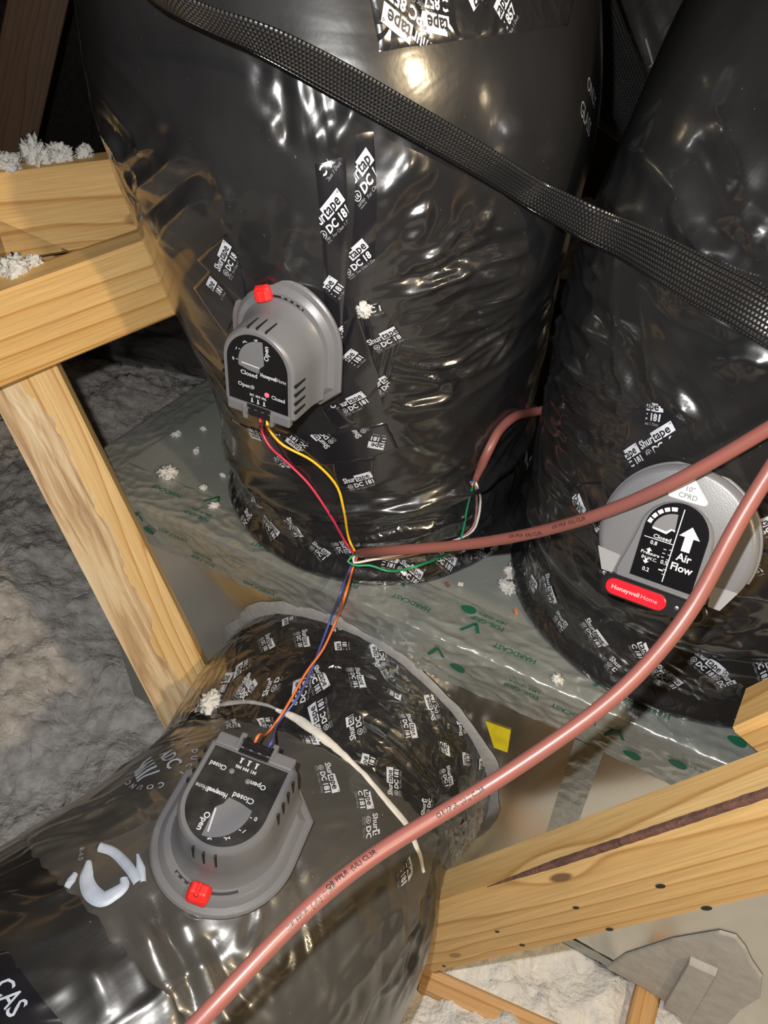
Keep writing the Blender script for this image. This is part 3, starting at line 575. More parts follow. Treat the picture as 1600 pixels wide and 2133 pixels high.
# --- front duct leaving the plenum's front face
FC = onbox(0.333, 0, 0.15)
def fc(d, sx, dz, r, ox=0, oy=0): return (*(FC+EN*d+E1*sx+np.array([ox, oy, dz])), r)
Fctrl = [fc(-.008, 0, 0, .198), fc(.05, 0, 0, .198), fc(.10, 0.004, .002, .190), fc(.13, .010, 0, .184), fc(.16, .014, 0, .188), fc(.20, .018, 0, .197), fc(.26, .020, 0, .203, -.005), fc(.33, .02, 0, .206, -.02), fc(.40, .015, 0, .204, -.05), fc(.46, .0, -.01, .198, -.10), fc(.53, 0, -.03, .19, -.18), fc(.62, 0, -.06, .19, -.3)]
F0 = Tube(Fctrl, 240, 240, (0, 0, 1.0))
Fcr = [([(658, 1845), (674, 1975), (687, 2111)], a, .004), ([(687, 2111), (655, 2020), (637, 1940), (620, 1850)], a, .004), ([(550, 2024), (583, 2040), (602, 2020), (606, 1975)], b, .003), ([(547, 1877), (531, 1920), (518, 1988)], a, .004), ([(778, 1793), (827, 1877), (843, 1959)], a, .005), ([(800, 1800), (838, 1880), (850, 1960)], -a, .005), ([(885, 1812), (890, 1894), (870, 1988), (825, 2105)], a, .004), ([(862, 1830), (868, 1940), (845, 2070)], b, .004), ([(700, 2050), (719, 2089), (719, 2131)], a, .004), ([(554, 2056), (580, 2131)], b, .003), ([(440, 1942), (482, 2033), (537, 2131)], -1.5*a, .006), ([(609, 1780), (622, 1861), (635, 1926)], -a, .005),
 ([(234, 1661), (276, 1684), (312, 1732)], a, .004), ([(75, 1745), (162, 1706), (234, 1674)], a, .006), ([(0, 1866), (75, 1872), (130, 1853), (162, 1823)], a, .006), ([(52, 1778), (130, 1752), (195, 1742)], a, .006), ([(260, 1888), (309, 1947), (338, 1992), (367, 2057)], 1.5*a, .008), ([(310, 1870), (350, 1960), (392, 2060), (410, 2131)], -1.6*a, .007), ([(179, 1999), (211, 2057), (228, 2129)], b, .007), ([(201, 1609), (253, 1583), (309, 1545)], b, .005), ([(300, 1548), (370, 1515), (440, 1505)], a, .004), ([(285, 1575), (360, 1540), (430, 1525)], b, .004), ([(755, 1490), (830, 1536), (885, 1594), (934, 1656)], -1.5*a, .006), ([(740, 1500), (815, 1552), (870, 1610), (920, 1672)], a, .004),
 ([(460, 1350), (540, 1300), (600, 1270)], b, .005), ([(690, 1300), (780, 1340), (850, 1400)], b, .005), ([(600, 1430), (690, 1400), (790, 1420)], b, .005), ([(880, 1450), (920, 1530), (940, 1600)], b, .006), ([(940, 1690), (960, 1760), (930, 1840)], -a, .006), ([(300, 1650), (330, 1690), (345, 1740)], b, .005), ([(730, 1830), (745, 1950), (770, 2080)], b, .009), ([(790, 1900), (800, 2000), (790, 2120)], -b, .006)]
Fcr = [(p_, a_*.62, w_) for p_, a_, w_ in Fcr]
FT = Tube(Fctrl, 470, 440, (0, 0, 1.0), wr(81, 0.004, [(1.3, .03, 5, .003, -2, 2, .2, .9), (0.5, .02, 3, .0025, -2, 2, .0, .2)], F0, Fcr))
DF = thing('flexible_duct', 'grey-black flexible duct bending to lower left with hand-painted 12 on it', 'duct', tuple(FC+EN*0.3-[0, 0, .19]))
link('duct_jacket', FT.mesh('duct_jacket'), M['film_f'], DF)
# ------------------------------------------------------------------ tape and print on the ducts
def ribbon(T, px, widths, eps=0.0012, sub=10, base=0.0001):
    q = np.array([T.pick(*p)[:2] for p in px]); r = T.rad(q[:, 1].mean()); W = np.interp(np.linspace(0, 1, sub*len(px)), np.linspace(0, 1, len(widths)), widths)
    c, _ = catmull(np.c_[q[:, 0]*r, q[:, 1], np.zeros(len(q))], sub*len(px)); c = c[:, :2]; t = np.gradient(c, axis=0); t /= np.linalg.norm(t, axis=1)[:, None]; n = np.c_[-t[:, 1], t[:, 0]]
    k = 7; V = []
    for a in np.linspace(-0.5, 0.5, k):
        p = c+n*(W*a)[:, None]; V.append(T.S(p[:, 0]/r, p[:, 1], np.full(len(p), eps*(1-(2*abs(a))**4)+base)))
    m = len(c); F = [(i*m+j, i*m+j+1, (i+1)*m+j+1, (i+1)*m+j) for i in range(k-1) for j in range(m-1)]
    return fast_mesh('ribbon', np.vstack(V), [f[::-1] for f in F])
def strips(T, root, lst, mat='tape'):
    """lst: (four pixel corners, prints [(px,py,ang[,win])])"""
    for k, (cor, prints) in enumerate(lst):
        me, q = T.patch(cor, eps=0.0007+0.00012*k, jag=0.01, seed=k); o = link('tape_strip', me, M[mat], root)
        if prints: decal_on_tube(T, [(PRINT, p[0], p[1], p[2], p[4] if len(p) > 4 else .75, q, p[3] if len(p) > 3 else None) for p in prints], 'printed_lettering', INK(), o, eps=0.00125+0.00012*k)
def wrap(T, root, params, mat, prints, jag=0.05, eps=0.0007, seed=3, name='tape_wrap', art=None, sc=.76):
    me, q = T.patch(None, eps=eps, jag=jag, seed=seed, params=params); o = link(name, me, M[mat], root)
    decal_on_tube(T, [(art or PRINT, p[0], p[1], p[2], p[4] if len(p) > 4 else sc, None, p[3] if len(p) > 3 else None) for p in prints], 'printed_lettering', INK(), o, eps=eps+0.0006)
    return o
LEFT = (-1.1, -0.1); RIGHT = (0.0, 1.1)
# upright left duct
wrap(LT, DL, [(-2.2, .000), (2.2, .000), (2.2, .075), (-2.2, .075)], 'tape_wrap',
     [(528, 1040, -60, (-.2, 1.1)), (564, 1098, -58), (612, 1096, -58), (516, 1088, -64, (-1.1, .1)), (668, 1150, -46, (-1.1, .5)), (712, 1146, -55, (-1.1, .3)), (922, 1163, -40), (852, 1195, -35, (-1.1, .9)), (985, 1146, -15, (.1, 1.1)), (1027, 1161, 58, (-1.1, .6)), (1052, 1130, -20, (.2, 1.1)), (796, 1166, -15, (.0, 1.1))], jag=0.10)
strips(LT, DL, [
    ([(412, 540), (470, 485), (505, 560), (520, 640)], [(474, 545, 60)]),
    ([(405, 600), (440, 560), (500, 640), (470, 700)], [(447, 612, 63, (.2, 1.1))]),
    ([(660, 345), (716, 330), (716, 780), (690, 790)], [(690, 462, 47, (-.75, 1.1)), (668, 350, 47, RIGHT), (688, 612, 52, (.15, 1.1)), (712, 705, 44, (.0, 1.1))]),
    ([(742, 275), (780, 270), (770, 640), (712, 680)], [(762, 365, 46, (-1.1, .6)), (741, 545, 47, (-1.1, .85))]),
    ([(752, 640), (790, 632), (842, 705), (800, 850)], [(775, 640, 14, (.0, .9)), (803, 708, 22, (-1.1, .85)), (806, 797, 34, (-1.1, .25))]),
    ([(690, 800), (745, 640), (800, 800), (725, 880)], [(731, 757, 44, (.1, 1.1)), (738, 842, 22)]),
    ([(668, 850), (700, 840), (745, 880), (700, 900)], [(688, 842, 64, (-.1, 1.0))]),
    ([(480, 870), (800, 880), (832, 935), (540, 965)], [(668, 905, 136), (628, 925, 150, (-.3, 1.1)), (542, 903, 165, (.0, 1.1)), (580, 880, 120, (-1.1, .1)), (800, 918, 164, (.0, 1.1)), (738, 882, 140, (-1.1, .2)), (580, 955, -42, (-.2, 1.1))]),
    ([(690, 955), (785, 950), (782, 1012), (700, 1020)], [(752, 1002, 14)]),
])
me, q = LT.patch([(785, 105), (1185, 58), (1205, -70), (752, -70)], eps=0.0012, jag=0.012, seed=5); tp = link('tape_strip', me, M['tape_wrap'], DL)
decal_on_tube(LT, [(PRINT857, p[0], p[1], p[2], p[4], q, p[3]) for p in [(855, 38, 148, None, .85), (930, 28, 150, (-.1, 1.1), .8), (1045, 48, 80, (.0, 1.1), .7), (1010, 15, 120, (.3, 1.1), .7)]], 'printed_lettering', INK(), tp, eps=0.0018)
tx = Flat(); tx.text('GLASS', -.02, 0, .011, 0); tx.text('ONLY', -.012, .016, .010, 0)
decal_on_tube(LT, [(tx, 1218, 270, -75, 1, None, None)], 'printed_lettering', [M['ink_dim']], DL, eps=0.0012)
# upright right duct
wrap(RT, DR, [(-1.6, .000), (2.0, .000), (2.0, .055), (-1.6, .065)], 'tape_wrap',
     [(1142, 1226, -70), (1106, 1212, -65, (.0, 1.1)), (1237, 1318, -58), (1175, 1306, -56, (-1.1, .2)), (1323, 1344, -55, (-.1, 1.1)), (1385, 1407, -40, (-1.1, .9)), (1467, 1387, -40), (1507, 1423, -48, (-1.1, .2)), (1290, 1398, -45, (-1.1, -.2)), (1588, 1385, -70, (-.8, 1))], jag=0.12, seed=9)
strips(RT, DR, [
    ([(1312, 850), (1370, 838), (1430, 890), (1300, 985)], [(1345, 857, -8, (.1, 1.1)), (1376, 922, 30), (1312, 962, 25, (.0, 1.1))]),
    ([(1170, 1010), (1260, 1000), (1290, 1090), (1230, 1100)], [(1198, 1042, -60, (-.1, 1.0))]),
    ([(1225, 1060), (1300, 1080), (1310, 1260), (1240, 1180)], [(1259, 1111, 105, (.2, 1.1)), (1290, 1213, -20, (-1.1, .2))]),
    ([(1520, 1150), (1640, 1140), (1640, 1260), (1530, 1240)], [(1548, 1195, 15, (-.6, 1))]),
    ([(1560, 1030), (1660, 1040), (1660, 1130), (1565, 1140)], [(1596, 1100, 22)]),
])
lb = Flat(); lb.poly([(-.014, -.008), (.014, -.006), (.010, .009), (-.012, .008)])
# front duct
wrap(FT, DF, [(-2.3, .004), (2.3, .004), (2.3, .150), (-2.3, .135)], 'tape_wrap',
     [(625, 1332, -80), (606, 1302, 96, (.1, 1.1)), (716, 1357, 96, (.1, 1.1)), (742, 1412, -75), (794, 1367, 100), (661, 1412, -65), (667, 1494, 94), (742, 1503, 95, (-1, .4)), (846, 1510, -75), (904, 1474, 103), (823, 1435, -100, (.3, 1.1)), (872, 1403, -60, (-1.1, 0)), (921, 1549, -80, (-.1, 1.1)), (960, 1503, 95, (-1.1, .1)), (973, 1594, 92, (.0, 1.1)), (930, 1624, -75, (-1.1, .5)), (820, 1630, 92), (891, 1666, 80, (-1.1, .1)), (1002, 1607, 86, (.2, 1.1)), (768, 1601, 80, (.2, 1.1)), (553, 1341, -70), (508, 1404, 86, (.1, 1.1)), (515, 1445, -60, (-1, .4)), (578, 1411, 65, (-1.1, -.1)), (455, 1431, 0, (.1, 1.1)), (544, 1273, -75, (.2, 1.1)), (611, 1262, 85, (-.6, .6)), (706, 1296, 85, (-1.1, .1)), (630, 1450, 80, (-.4, 1))], jag=0.04, sc=.74)
me, q = FT.patch(None, eps=0.0012, jag=0.015, params=[(-1.15, .145), (1.9, .150), (1.9, .46), (-1.15, FT.pick(395, 1990)[1])]); cw = link('clear_wrap', me, film('grey_clear_wrap', col=(0.052, 0.049, 0.044), angle=0.15, stretch=(22, 6), rough=0.30, dust=1.3, bd=0.0007, coat=.5), DF)
decal_on_tube(FT, [(PRINT, p[0], p[1], p[2], .77, None, p[3] if len(p) > 3 else None) for p in [(481, 1516, -76, (-1, .35)), (514, 1449, -50, (-1.1, .1)), (558, 1513, 108, (-.3, 1.1)), (677, 1620, -70), (752, 1653, -75, (-.1, 1.1)), (641, 1533, -70, (.1, 1.1)), (771, 1741, -85, (-1.1, .1)), (836, 1802, -82, (.1, 1.1)), (585, 1590, 75, (-1.1, -.2)), (420, 1486, 78, (.2, 1.1))]], 'printed_lettering', INK(), cw, eps=0.0021)
link('white_liner_edge', ribbon(FT, [(578, 1478), (625, 1502), (690, 1550), (750, 1607), (800, 1662), (843, 1716), (868, 1768), (882, 1815)], [.003, .010, .012, .008, .007, .009, .008, .003], 0.003), M['white_liner'], DF)
link('white_liner_edge', ribbon(FT, [(432, 1480), (460, 1470), (510, 1464), (555, 1470), (580, 1478)], [.003, .005, .004, .003, .002], 0.002), M['mastic'], DF)
pn = thing_none = None
for pts, wds in [([(188, 1797), (180, 1835), (190, 1862), (214, 1874), (240, 1866), (258, 1848), (256, 1830)], [.006, .012, .013, .014, .013, .011, .007]), ([(208, 1768), (240, 1779), (268, 1806), (290, 1842)], [.010, .010, .010, .008]), ([(288, 1785), (296, 1812), (298, 1842)], [.003, .008, .005]), ([(140, 1852), (150, 1834), (160, 1822)], [.004, .007, .005])]:
    link('painted_number', ribbon(FT, pts, [1.0*w0 for w0 in wds], 0.0022, base=0.0018), M['paint'], DF)
# round trade-council emblem on the clear wrap
em = Flat()
for k, ch in enumerate('AIR DUCT COUNCIL'):
    a = math.radians(140-k*17); em.text(ch, .034*math.cos(a), .034*math.sin(a), .0085, 0, 0.01, rot=math.degrees(a)-90, align='CENTER')
em.text('ADC', 0, .004, .022, 0, 0.012, align='CENTER', sx=.85)
for k in range(5): em.stroke([(-.026+.010*k, -.004), (-.024+.009*k, -.012), (-.014+.006*k, -.020), (-.010+.0055*k, -.028)], .0045-0.0003*k)
decal_on_tube(FT, [(em, 335, 1592, -60, 1.1, None, None)], 'emblem_print', [M['paint']], cw, eps=0.0022)
tw = Flat(); tw.text('CAS', -.02, -.006, .016, 0, .01)
blk, q = FT.patch([(-30, 1985), (20, 1980), (130, 2131), (-30, 2140)], eps=0.0015); bo = link('printed_band', blk, M['tape'], DF)
decal_on_tube(FT, [(tw, 28, 2085, -66, 1.0, None, None)], 'printed_lettering', [M['paint']], bo, eps=0.0024)
sm = Flat(); sm.text('R-6.0', -.012, 0, .007, 0); decal_on_tube(FT, [(sm, 166, 1790, -100, 1, None, None)], 'printed_lettering', [M['ink_dim']], DF, eps=0.0014)

# ------------------------------------------------------------------ plenum details
def grid_mesh(fn, na, nb):
    a, b = np.meshgrid(np.linspace(0, 1, na), np.linspace(0, 1, nb)); V = fn(a, b).reshape(-1, 3); k = (np.arange(nb-1)[:, None]*na+np.arange(na-1)).ravel()
    return V, np.stack([k, k+1, k+1+na, k+na], 1)
def crk(x, y, seed): return 0.0011*ridge(noise2(x*22, y*60, seed), 3)+0.0008*noise2(x*70, y*90, seed+1)
WT, WF = 0.062, 0.058
def edge_tape(a, b):
    s = S0+0.002+(S1-S0-0.004)*a; d = (b*2-1); P = np.zeros(a.shape+(3,)); h = 0.0006+crk(s, b*0.12, 70)*1.2; wt = WT*(1+.10*noise2(s*7, s*0+.3, 5)); wf = WF*(1+.12*noise2(s*6, s*0+.7, 6)); rr = 0.006
    tt = np.where(d > 0, d*wt, 0); zz = np.where(d < 0, -d*wf, 0)
    base = A0+E1*s[..., None]-EN*tt[..., None]-EZ*zz[..., None]
    k = smooth01(-0.12, 0.12, d)[..., None]; nrm = EZ*k+EN*(1-k); nrm = nrm/np.linalg.norm(nrm, axis=-1)[..., None]
    rnd = 0.0035*np.exp(-(d/0.06)**2)
    return base+nrm*(h+0.0004-rnd*0.3)[..., None]
V, F = grid_mesh(edge_tape, 520, 60); et = link('foil_tape', fast_mesh('foil_tape', V, F), M['foil_tape'], PL)
def side_tape(a, b):
    t = 0.0+TD*a; d = b*2-1; h = 0.0006+crk(t, b*.12, 75); ss = np.where(d > 0, d*.055, 0); zz = np.where(d < 0, -d*.05, 0); base = onbox(0, 0, ZT)+E1*(S0+ss)[..., None]-EN*t[..., None]-EZ*zz[..., None]
    k = smooth01(-0.12, 0.12, d)[..., None]; nrm = EZ*k-E1*(1-k); nrm = nrm/np.linalg.norm(nrm, axis=-1)[..., None]; return base+nrm*(h+.0006)[..., None]
V, F = grid_mesh(side_tape, 200, 50); link('foil_tape', fast_mesh('foil_tape', V, F[:, ::-1]), M['foil_tape'], PL)
def vtape(s0, wd):
    def f(a, b): s = s0+(a-.5)*wd; z = ZT-.06-(b*.42); return onbox(0, 0, ZT)+E1*s[..., None]+EZ*(z-ZT)[..., None]+EN*(0.0006+crk(s, z, 80)*.7)[..., None]
    return f
V, F = grid_mesh(vtape(st(front_hit(1205, 1620))[0], .03), 16, 90); link('foil_tape', fast_mesh('foil_tape', V, F[:, ::-1]), M['foil_tape'], PL)
V, F = grid_mesh(vtape(S0+.02, .045), 20, 90); link('foil_tape', fast_mesh('foil_tape', V, F[:, ::-1]), M['foil_tape'], PL)
# print on the foil tape (upside down as seen from here)
def decal_plane(name, items, mats, parent):
    V = []; F = []; MI = []; b = 0
    for art, org, ex, ey, n in items:
        P = org+np.outer(art.v[:, 0], ex)+np.outer(art.v[:, 1], ey)+np.outer(art.h, n); V.append(P); F += [tuple(i+b for i in q) for q in art.f]; MI += art.m; b += len(P)
    return link(name, fast_mesh(name, np.vstack(V), F, smooth=False, midx=MI), mats, parent)
def words(*rows):
    f = Flat()
    for t, x, y, sz, mi in rows: f.text(t, x, y, sz, mi, .012)
    return f
def leaf():
    f = Flat(); t = np.linspace(0, 2*np.pi, 14, endpoint=False); return f.poly(np.c_[.009*np.cos(t), .0055*np.sin(t)*(1-.25*np.cos(t))], 0)
def check():
    f = Flat(); f.stroke([(-.008, .004), (-.002, -.006), (.0, -.007)], .0035); f.stroke([(.0, -.007), (.004, .0), (.010, .009)], .0035); return f
foilgrip = words(('FOIL-GRIP', 0, 0, .0085, 0), ('1404-181BFX', 0, -.008, .006, 0)); hard = words(('HARDCAST', 0, 0, .009, 0)); tiny = words(('UL181B-FX  LISTED', 0, 0, .005, 1), ('PRINTED IN USA', 0, -.006, .004, 1))
it = []; n_ = 0
for s_, t_, art in [(.06, .040, hard), (.12, .022, foilgrip), (.20, .044, check()), (.235, .018, hard), (.30, .046, tiny), (.335, .020, foilgrip), (.37, .048, check()), (.42, .030, hard), (.455, .050, leaf()), (.47, .028, check()), (.50, .045, foilgrip), (.545, .022, hard), (.59, .046, tiny), (.615, .030, check()), (.645, .047, foilgrip), (.68, .025, hard), (.715, .048, check()), (.74, .028, leaf()), (.10, .055, check())]:
    it.append((art, A0+E1*s_-EN*t_+EZ*0.0032, -E1, EN, EZ))
for s_, z_, art in [(.02, .018, check()), (.035, .034, leaf()), (.10, .020, hard), (.14, .042, foilgrip), (.19, .018, tiny), (.23, .045, hard), (.445, .02, check()), (.47, .030, leaf()), (.62, .018, hard), (.66, .042, leaf()), (.64, .022, check()), (.70, .025, leaf()), (.73, .018, tiny), (.56, .018, foilgrip)]:
    it.append((art, A0+E1*s_-EZ*z_+EN*0.0032, -E1, -EZ, EN))
for q_ in it: decal_plane('green_print', [q_], [M['ink_green'], M['ink_grey']], et)
# grey mastic ring around the front collar, sticker
def mastic(a, b):
    an = a*2*np.pi; rr = .182+b*(.030+.008*noise2(np.cos(an)*3+7, np.sin(an)*3+7, 31)+.002*noise2(np.cos(an)*9+3, np.sin(an)*9, 32)); z = 0.15+rr*np.cos(an)
    z = np.minimum(z, ZT-.006); off = 0.0008+0.004*(1-b**4)
    return onbox(0, 0, 0)+E1*(.333+rr*np.sin(an))[..., None]+EZ*z[..., None]+EN*off[..., None]
V, F = grid_mesh(mastic, 300, 16); link('mastic_ring', fast_mesh('mastic_ring', V, F), M['mastic'], PL)
yq = [front_hit(*p)+EN*0.0012 for p in [(1012, 1500), (1065, 1519), (1058, 1566), (1030, 1556)]]; MB().add(yq, [(0, 1, 2, 3)]).build('yellow_sticker', M['yellow'], PL)
# mastic-smeared zone where each upright duct meets the top
def skirt(cx, cy, r0, w, seed):
    def f(a, b):
        an = a*2*np.pi; rr = r0+b*(w+.014*noise2(np.cos(an)*3+9, np.sin(an)*3+9, seed)); off = .0006+.003*(1-b**2)
        P = np.zeros(a.shape+(3,)); P[..., 0] = cx+rr*np.cos(an); P[..., 1] = cy+rr*np.sin(an); P[..., 2] = ZT+off; return P
    return f

# ------------------------------------------------------------------ depth lookup so hanging things rest on what is below
def near(px, py):
    d = []
    for T in (LT, RT, FT):
        u, v, e, dd = T.pick(px, py)
        if e < 7: d.append(dd)
    P = top_hit(px, py); s_, t_ = st(P)
    if S0 < s_ < S1 and 0 <= t_ < TD: d.append(proj(P)[2])
    P = front_hit(px, py)
    if ZB < P[2] < ZT: d.append(proj(P)[2])
    return min(d) if d else 1.0
def lay(pts, off=0.004): return [at(p[0], p[1], (near(p[0], p[1])-off) if len(p) < 3 else p[2]) if not isinstance(p, np.ndarray) else p for p in pts]

# ------------------------------------------------------------------ damper actuators
mm = 0.001
def set_frame(o, T, px, upx, lift, tilt=(0, 0), S=1.0, zs=1.0):
    u, v, e, d = T.pick(*px); P = T.samp(T.P, np.array([u]), np.array([v]))[0]; n = T.samp(T.R, np.array([u]), np.array([v]))[0]
    u2, v2, _, _ = T.pick(*upx); Q = T.samp(T.P, np.array([u2]), np.array([v2]))[0]
    up = Q-P; n = n/np.linalg.norm(n); up -= n*(up @ n); up /= np.linalg.norm(up); x = np.cross(up, n)
    R = np.stack([x, up, n], 1)
    ax, ay = map(math.radians, tilt); Rx = np.array([[1, 0, 0], [0, math.cos(ax), -math.sin(ax)], [0, math.sin(ax), math.cos(ax)]]); Ry = np.array([[math.cos(ay), 0, math.sin(ay)], [0, 1, 0], [-math.sin(ay), 0, math.cos(ay)]])
    R = R @ Rx @ Ry; P = P+R[:, 2]*lift; m = Matrix.Identity(4)
    for i in range(3):
        for j in range(3): m[i][j] = R[i, j]
        m[i][3] = P[i]
    o.matrix_world = m @ Matrix.Diagonal((S, S, S*zs, 1)); return lambda q: P+R @ (np.asarray(q, float)*[S, S, S*zs])
def dshape(w, y0, ytop, n=18, ch=0.0, rat=1.0):
    """flat-bottomed arch, ccw from bottom left"""
    h = w/2; ys = ytop-h*rat; pts = [(-h+ch, y0), (h-ch, y0)]
    if ch: pts.append((h, y0+ch))
    for k in range(n+1): a = math.pi*k/n; pts.append((h*math.cos(a), ys+h*rat*math.sin(a)))
    if ch: pts.append((-h, y0+ch))
    return pts
ZS = 0.82
def sc2(pts, z, k=1.0, dx=0, dy=0): return [((x+dx)*k*mm, (y+dy)*k*mm, z*mm) for x, y in pts]
def flat_obj(art, z, name, mats, parent, eps=0.0):
    V = np.c_[art.v, np.full(len(art.v), z)+art.h]; return link(name, fast_mesh(name, V, art.f, smooth=False, midx=art.m), mats, parent, world=False)
def actuator(label, lab_mat, needle, knob_a, led, T, px, upx, lift, tilt=(0, 0), S=1.0):
    o = thing('damper_actuator', label, 'actuator'); at_ = set_frame(o, T, px, upx, lift, tilt, S, 0.80)
    # mounting flange: stepped plate
    fo = dshape(134, -62, 74, 26, 24); mb = MB()
    mb.loft([sc2(fo, 0), sc2(fo, 3), sc2(fo, 5, .975), sc2(fo, 6, .90), sc2(fo, 11, .845), sc2(fo, 12.5, .82)]); mb.build('mounting_flange', M['grey'], o, world=False, auto=28)
    mb = MB(); mb.loft([sc2(dshape(102, -56, 53, 24, 8), 12.4), sc2(dshape(97, -56, 50, 24, 8), 17), sc2(dshape(93, -56, 47, 24, 7), 26), sc2(dshape(91, -56, 45.5, 24, 7), 34), sc2(dshape(86, -56, 43, 24, 5), 68), sc2(dshape(84, -55.5, 42, 24, 5), 71), sc2(dshape(80, -54, 40, 24, 5), 73.5)])
    hs = mb.build('housing', M['grey'], o, world=False, auto=32)
    # bottom lip that carries the terminals
    for x in (-27, 27): MB().box((x*mm*.98, -54*mm, 71*mm), (24*mm, 13*mm, 10*mm)).build('terminal_lip', M['grey'], o, world=False, bevel=.002)
    # vent slots: dark bars, recess shade painted in their colour
    for sx in (-1, 1):
        for k in range(4):
            y = -40+k*10.5; R = np.array([[1, 0, 0], [0, 1, 0], [0, 0, 1.0]]); MB().box((sx*43.6*mm, y*mm, 56*mm), (1.8*mm, 3.0*mm, 32*mm)).build('vent_slot', M['dark'], o, world=False)
    for k in (-1, 0, 1):
        a = math.pi/2+k*0.24; MB().box((43.4*math.cos(a)*mm, (43.4*math.sin(a)-.4)*mm, 56*mm), (1.8*mm, 3.2*mm, 30*mm), R=np.array([[math.cos(a), -math.sin(a), 0], [math.sin(a), math.cos(a), 0], [0, 0, 1]]) @ np.array([[0, 1, 0], [-1, 0, 0], [0, 0, 1.0]])).build('vent_slot', M['dark'], o, world=False)
    # black face label with raised outline and dial window
    fl = dshape(72, -46, 36.5, 24, 0); MB().loft([sc2(fl, 73.3), sc2(fl, 74.1)]).build('face_label', lab_mat, o, world=False)
    w_ = Flat(); cxy = (9*mm, -2*mm); t = np.radians(np.linspace(92, 186, 14))
    w_.poly(np.r_[[(9*mm, 6*mm)], np.c_[9*mm+31*mm*np.cos(t), 1*mm+31*mm*np.sin(t)], [(-10*mm, -5*mm), (2*mm, -6*mm), (4*mm, 1*mm)]][:, :2], 0)
    dw = flat_obj(w_, 74.4*mm, 'dial_window', M['grey_d'], o)
    nd = Flat(); an = math.radians(needle); c_, s_ = math.cos(an), math.sin(an); p = np.array([(9, -1)])
    q = np.array([[9+6*c_, 1+6*s_], [9+27*c_, 1+27*s_]])*mm; w2 = np.array([-s_, c_])*.75*mm; nd.poly([q[0]-w2, q[1]-w2, q[1]+w2, q[0]+w2][::1], 0)
    if (nd.v[1]-nd.v[0])[0]*(nd.v[2]-nd.v[1])[1]-(nd.v[1]-nd.v[0])[1]*(nd.v[2]-nd.v[1])[0] < 0: nd.f = [f[::-1] for f in nd.f]
    flat_obj(nd, 74.7*mm, 'dial_needle', M['ink'], o)
    tx = Flat()
    for k, ch in enumerate('0123'):
        a = math.radians(178-k*24); tx.text(ch, (9+37.5*math.cos(a))*mm*.98, (-1+36.5*math.sin(a))*mm*.9+1*mm, 5.2*mm, 0, .02, rot=math.degrees(a)-180 if k < 2 else math.degrees(a)-180, align='CENTER')
        a2 = a-.04; tx.rect((9+32.6*math.cos(a2))*mm-1.0*mm, (1+32.6*math.sin(a2))*mm-.4*mm, (9+32.6*math.cos(a2))*mm+1.0*mm, (1+32.6*math.sin(a2))*mm+.4*mm)
    tx.text('Open', 14.5*mm, 12*mm, 7.5*mm, 0, .02, rot=90, fit=None); tx.text('Closed', -20*mm, -12*mm, 7.2*mm, 0, .02)
    tx.text('Honeywell', 4.0*mm, -8*mm, 6.4*mm, 0, .035, fit=19*mm); tx.text('Home', 23.6*mm, -8*mm, 6.4*mm, 0, 0.0, fit=10.5*mm)
    tx.text('Open', -24*mm, -27*mm, 6.6*mm, 0, .02); tx.text('Closed', 16.5*mm, -31*mm, 6.6*mm, 0, .02, fit=16*mm)
    tx.text('M1 M4 M6', -10*mm, -36*mm, 4.6*mm, 0, .02, fit=20*mm)
    for k in range(3): tx.rect((-8.2+k*7.4)*mm, -43*mm, (-6.6+k*7.4)*mm, -38*mm); tx.rect((-9.2+k*7.4)*mm, -43.6*mm, (-5.8+k*7.4)*mm, -42.6*mm)
    flat_obj(tx, 74.5*mm, 'face_lettering', [M['ink']], o)
    for x, y, on in ((-6.5, -25, led == 'open'), (11, -28.5, led == 'closed')):
        mb = MB(); rg = [[(x*mm+r*mm*math.cos(k*math.pi/6), y*mm+r*mm*math.sin(k*math.pi/6), z*mm) for k in range(12)] for r, z in ((2.9, 74), (2.7, 75), (1.8, 76), (.7, 76.5))]; mb.loft(rg).build('indicator_led', M['led_on'] if on else M['led_off'], o, world=False, smooth=True)
    # terminal block with three clamps and grey side clips
    tb = MB(); tb.box((0, -56*mm, 68*mm), (29*mm, 14*mm, 9*mm)).box((0, -50*mm, 72.5*mm), (29*mm, 5*mm, 4*mm)); tbo = tb.build('terminal_block', M['blackp'], o, world=False, bevel=.0008)
    for k in range(3):
        c = MB().box(((-8.5+k*8.5)*mm, -55*mm, 73*mm), (5.6*mm, 4.6*mm, 2.4*mm)).box(((-8.5+k*8.5)*mm, -61*mm, 72*mm), (5.6*mm, 3.6*mm, 3*mm)).build('terminal_clamp', M['blackp'], tbo, world=False, bevel=.0006)
    for x in (-17, 17): MB().box((x*mm, -58*mm, 72*mm), (3.4*mm, 15*mm, 12*mm)).box((x*.93*mm, -64*mm, 76*mm), (5*mm, 4*mm, 3*mm)).build('side_clip', M['grey'], o, world=False, bevel=.0008)
    # position slot as an arc of painted shade, red stop tab on the flange
    mb = MB(); R0_, R1_ = 50.5, 55.5; A = np.radians(np.linspace(60, 128, 20)); yc = 5
    def ar(r, z): return [(r*math.cos(a)*mm, (yc+r*math.sin(a))*mm, z*mm) for a in A]
    i0, i1, j0, j1 = ar(R0_, 11.8), ar(R1_, 10.9), ar(R0_, 12.9), ar(R1_, 12.1); nn = len(A)
    for k in range(nn-1): mb.add([i0[k], i1[k], i1[k+1], i0[k+1], j0[k], j1[k], j1[k+1], j0[k+1]], [(4, 5, 6, 7), (0, 4, 7, 3), (1, 2, 6, 5)])
    mb.build('position_slot', M['dark'], o, world=False)
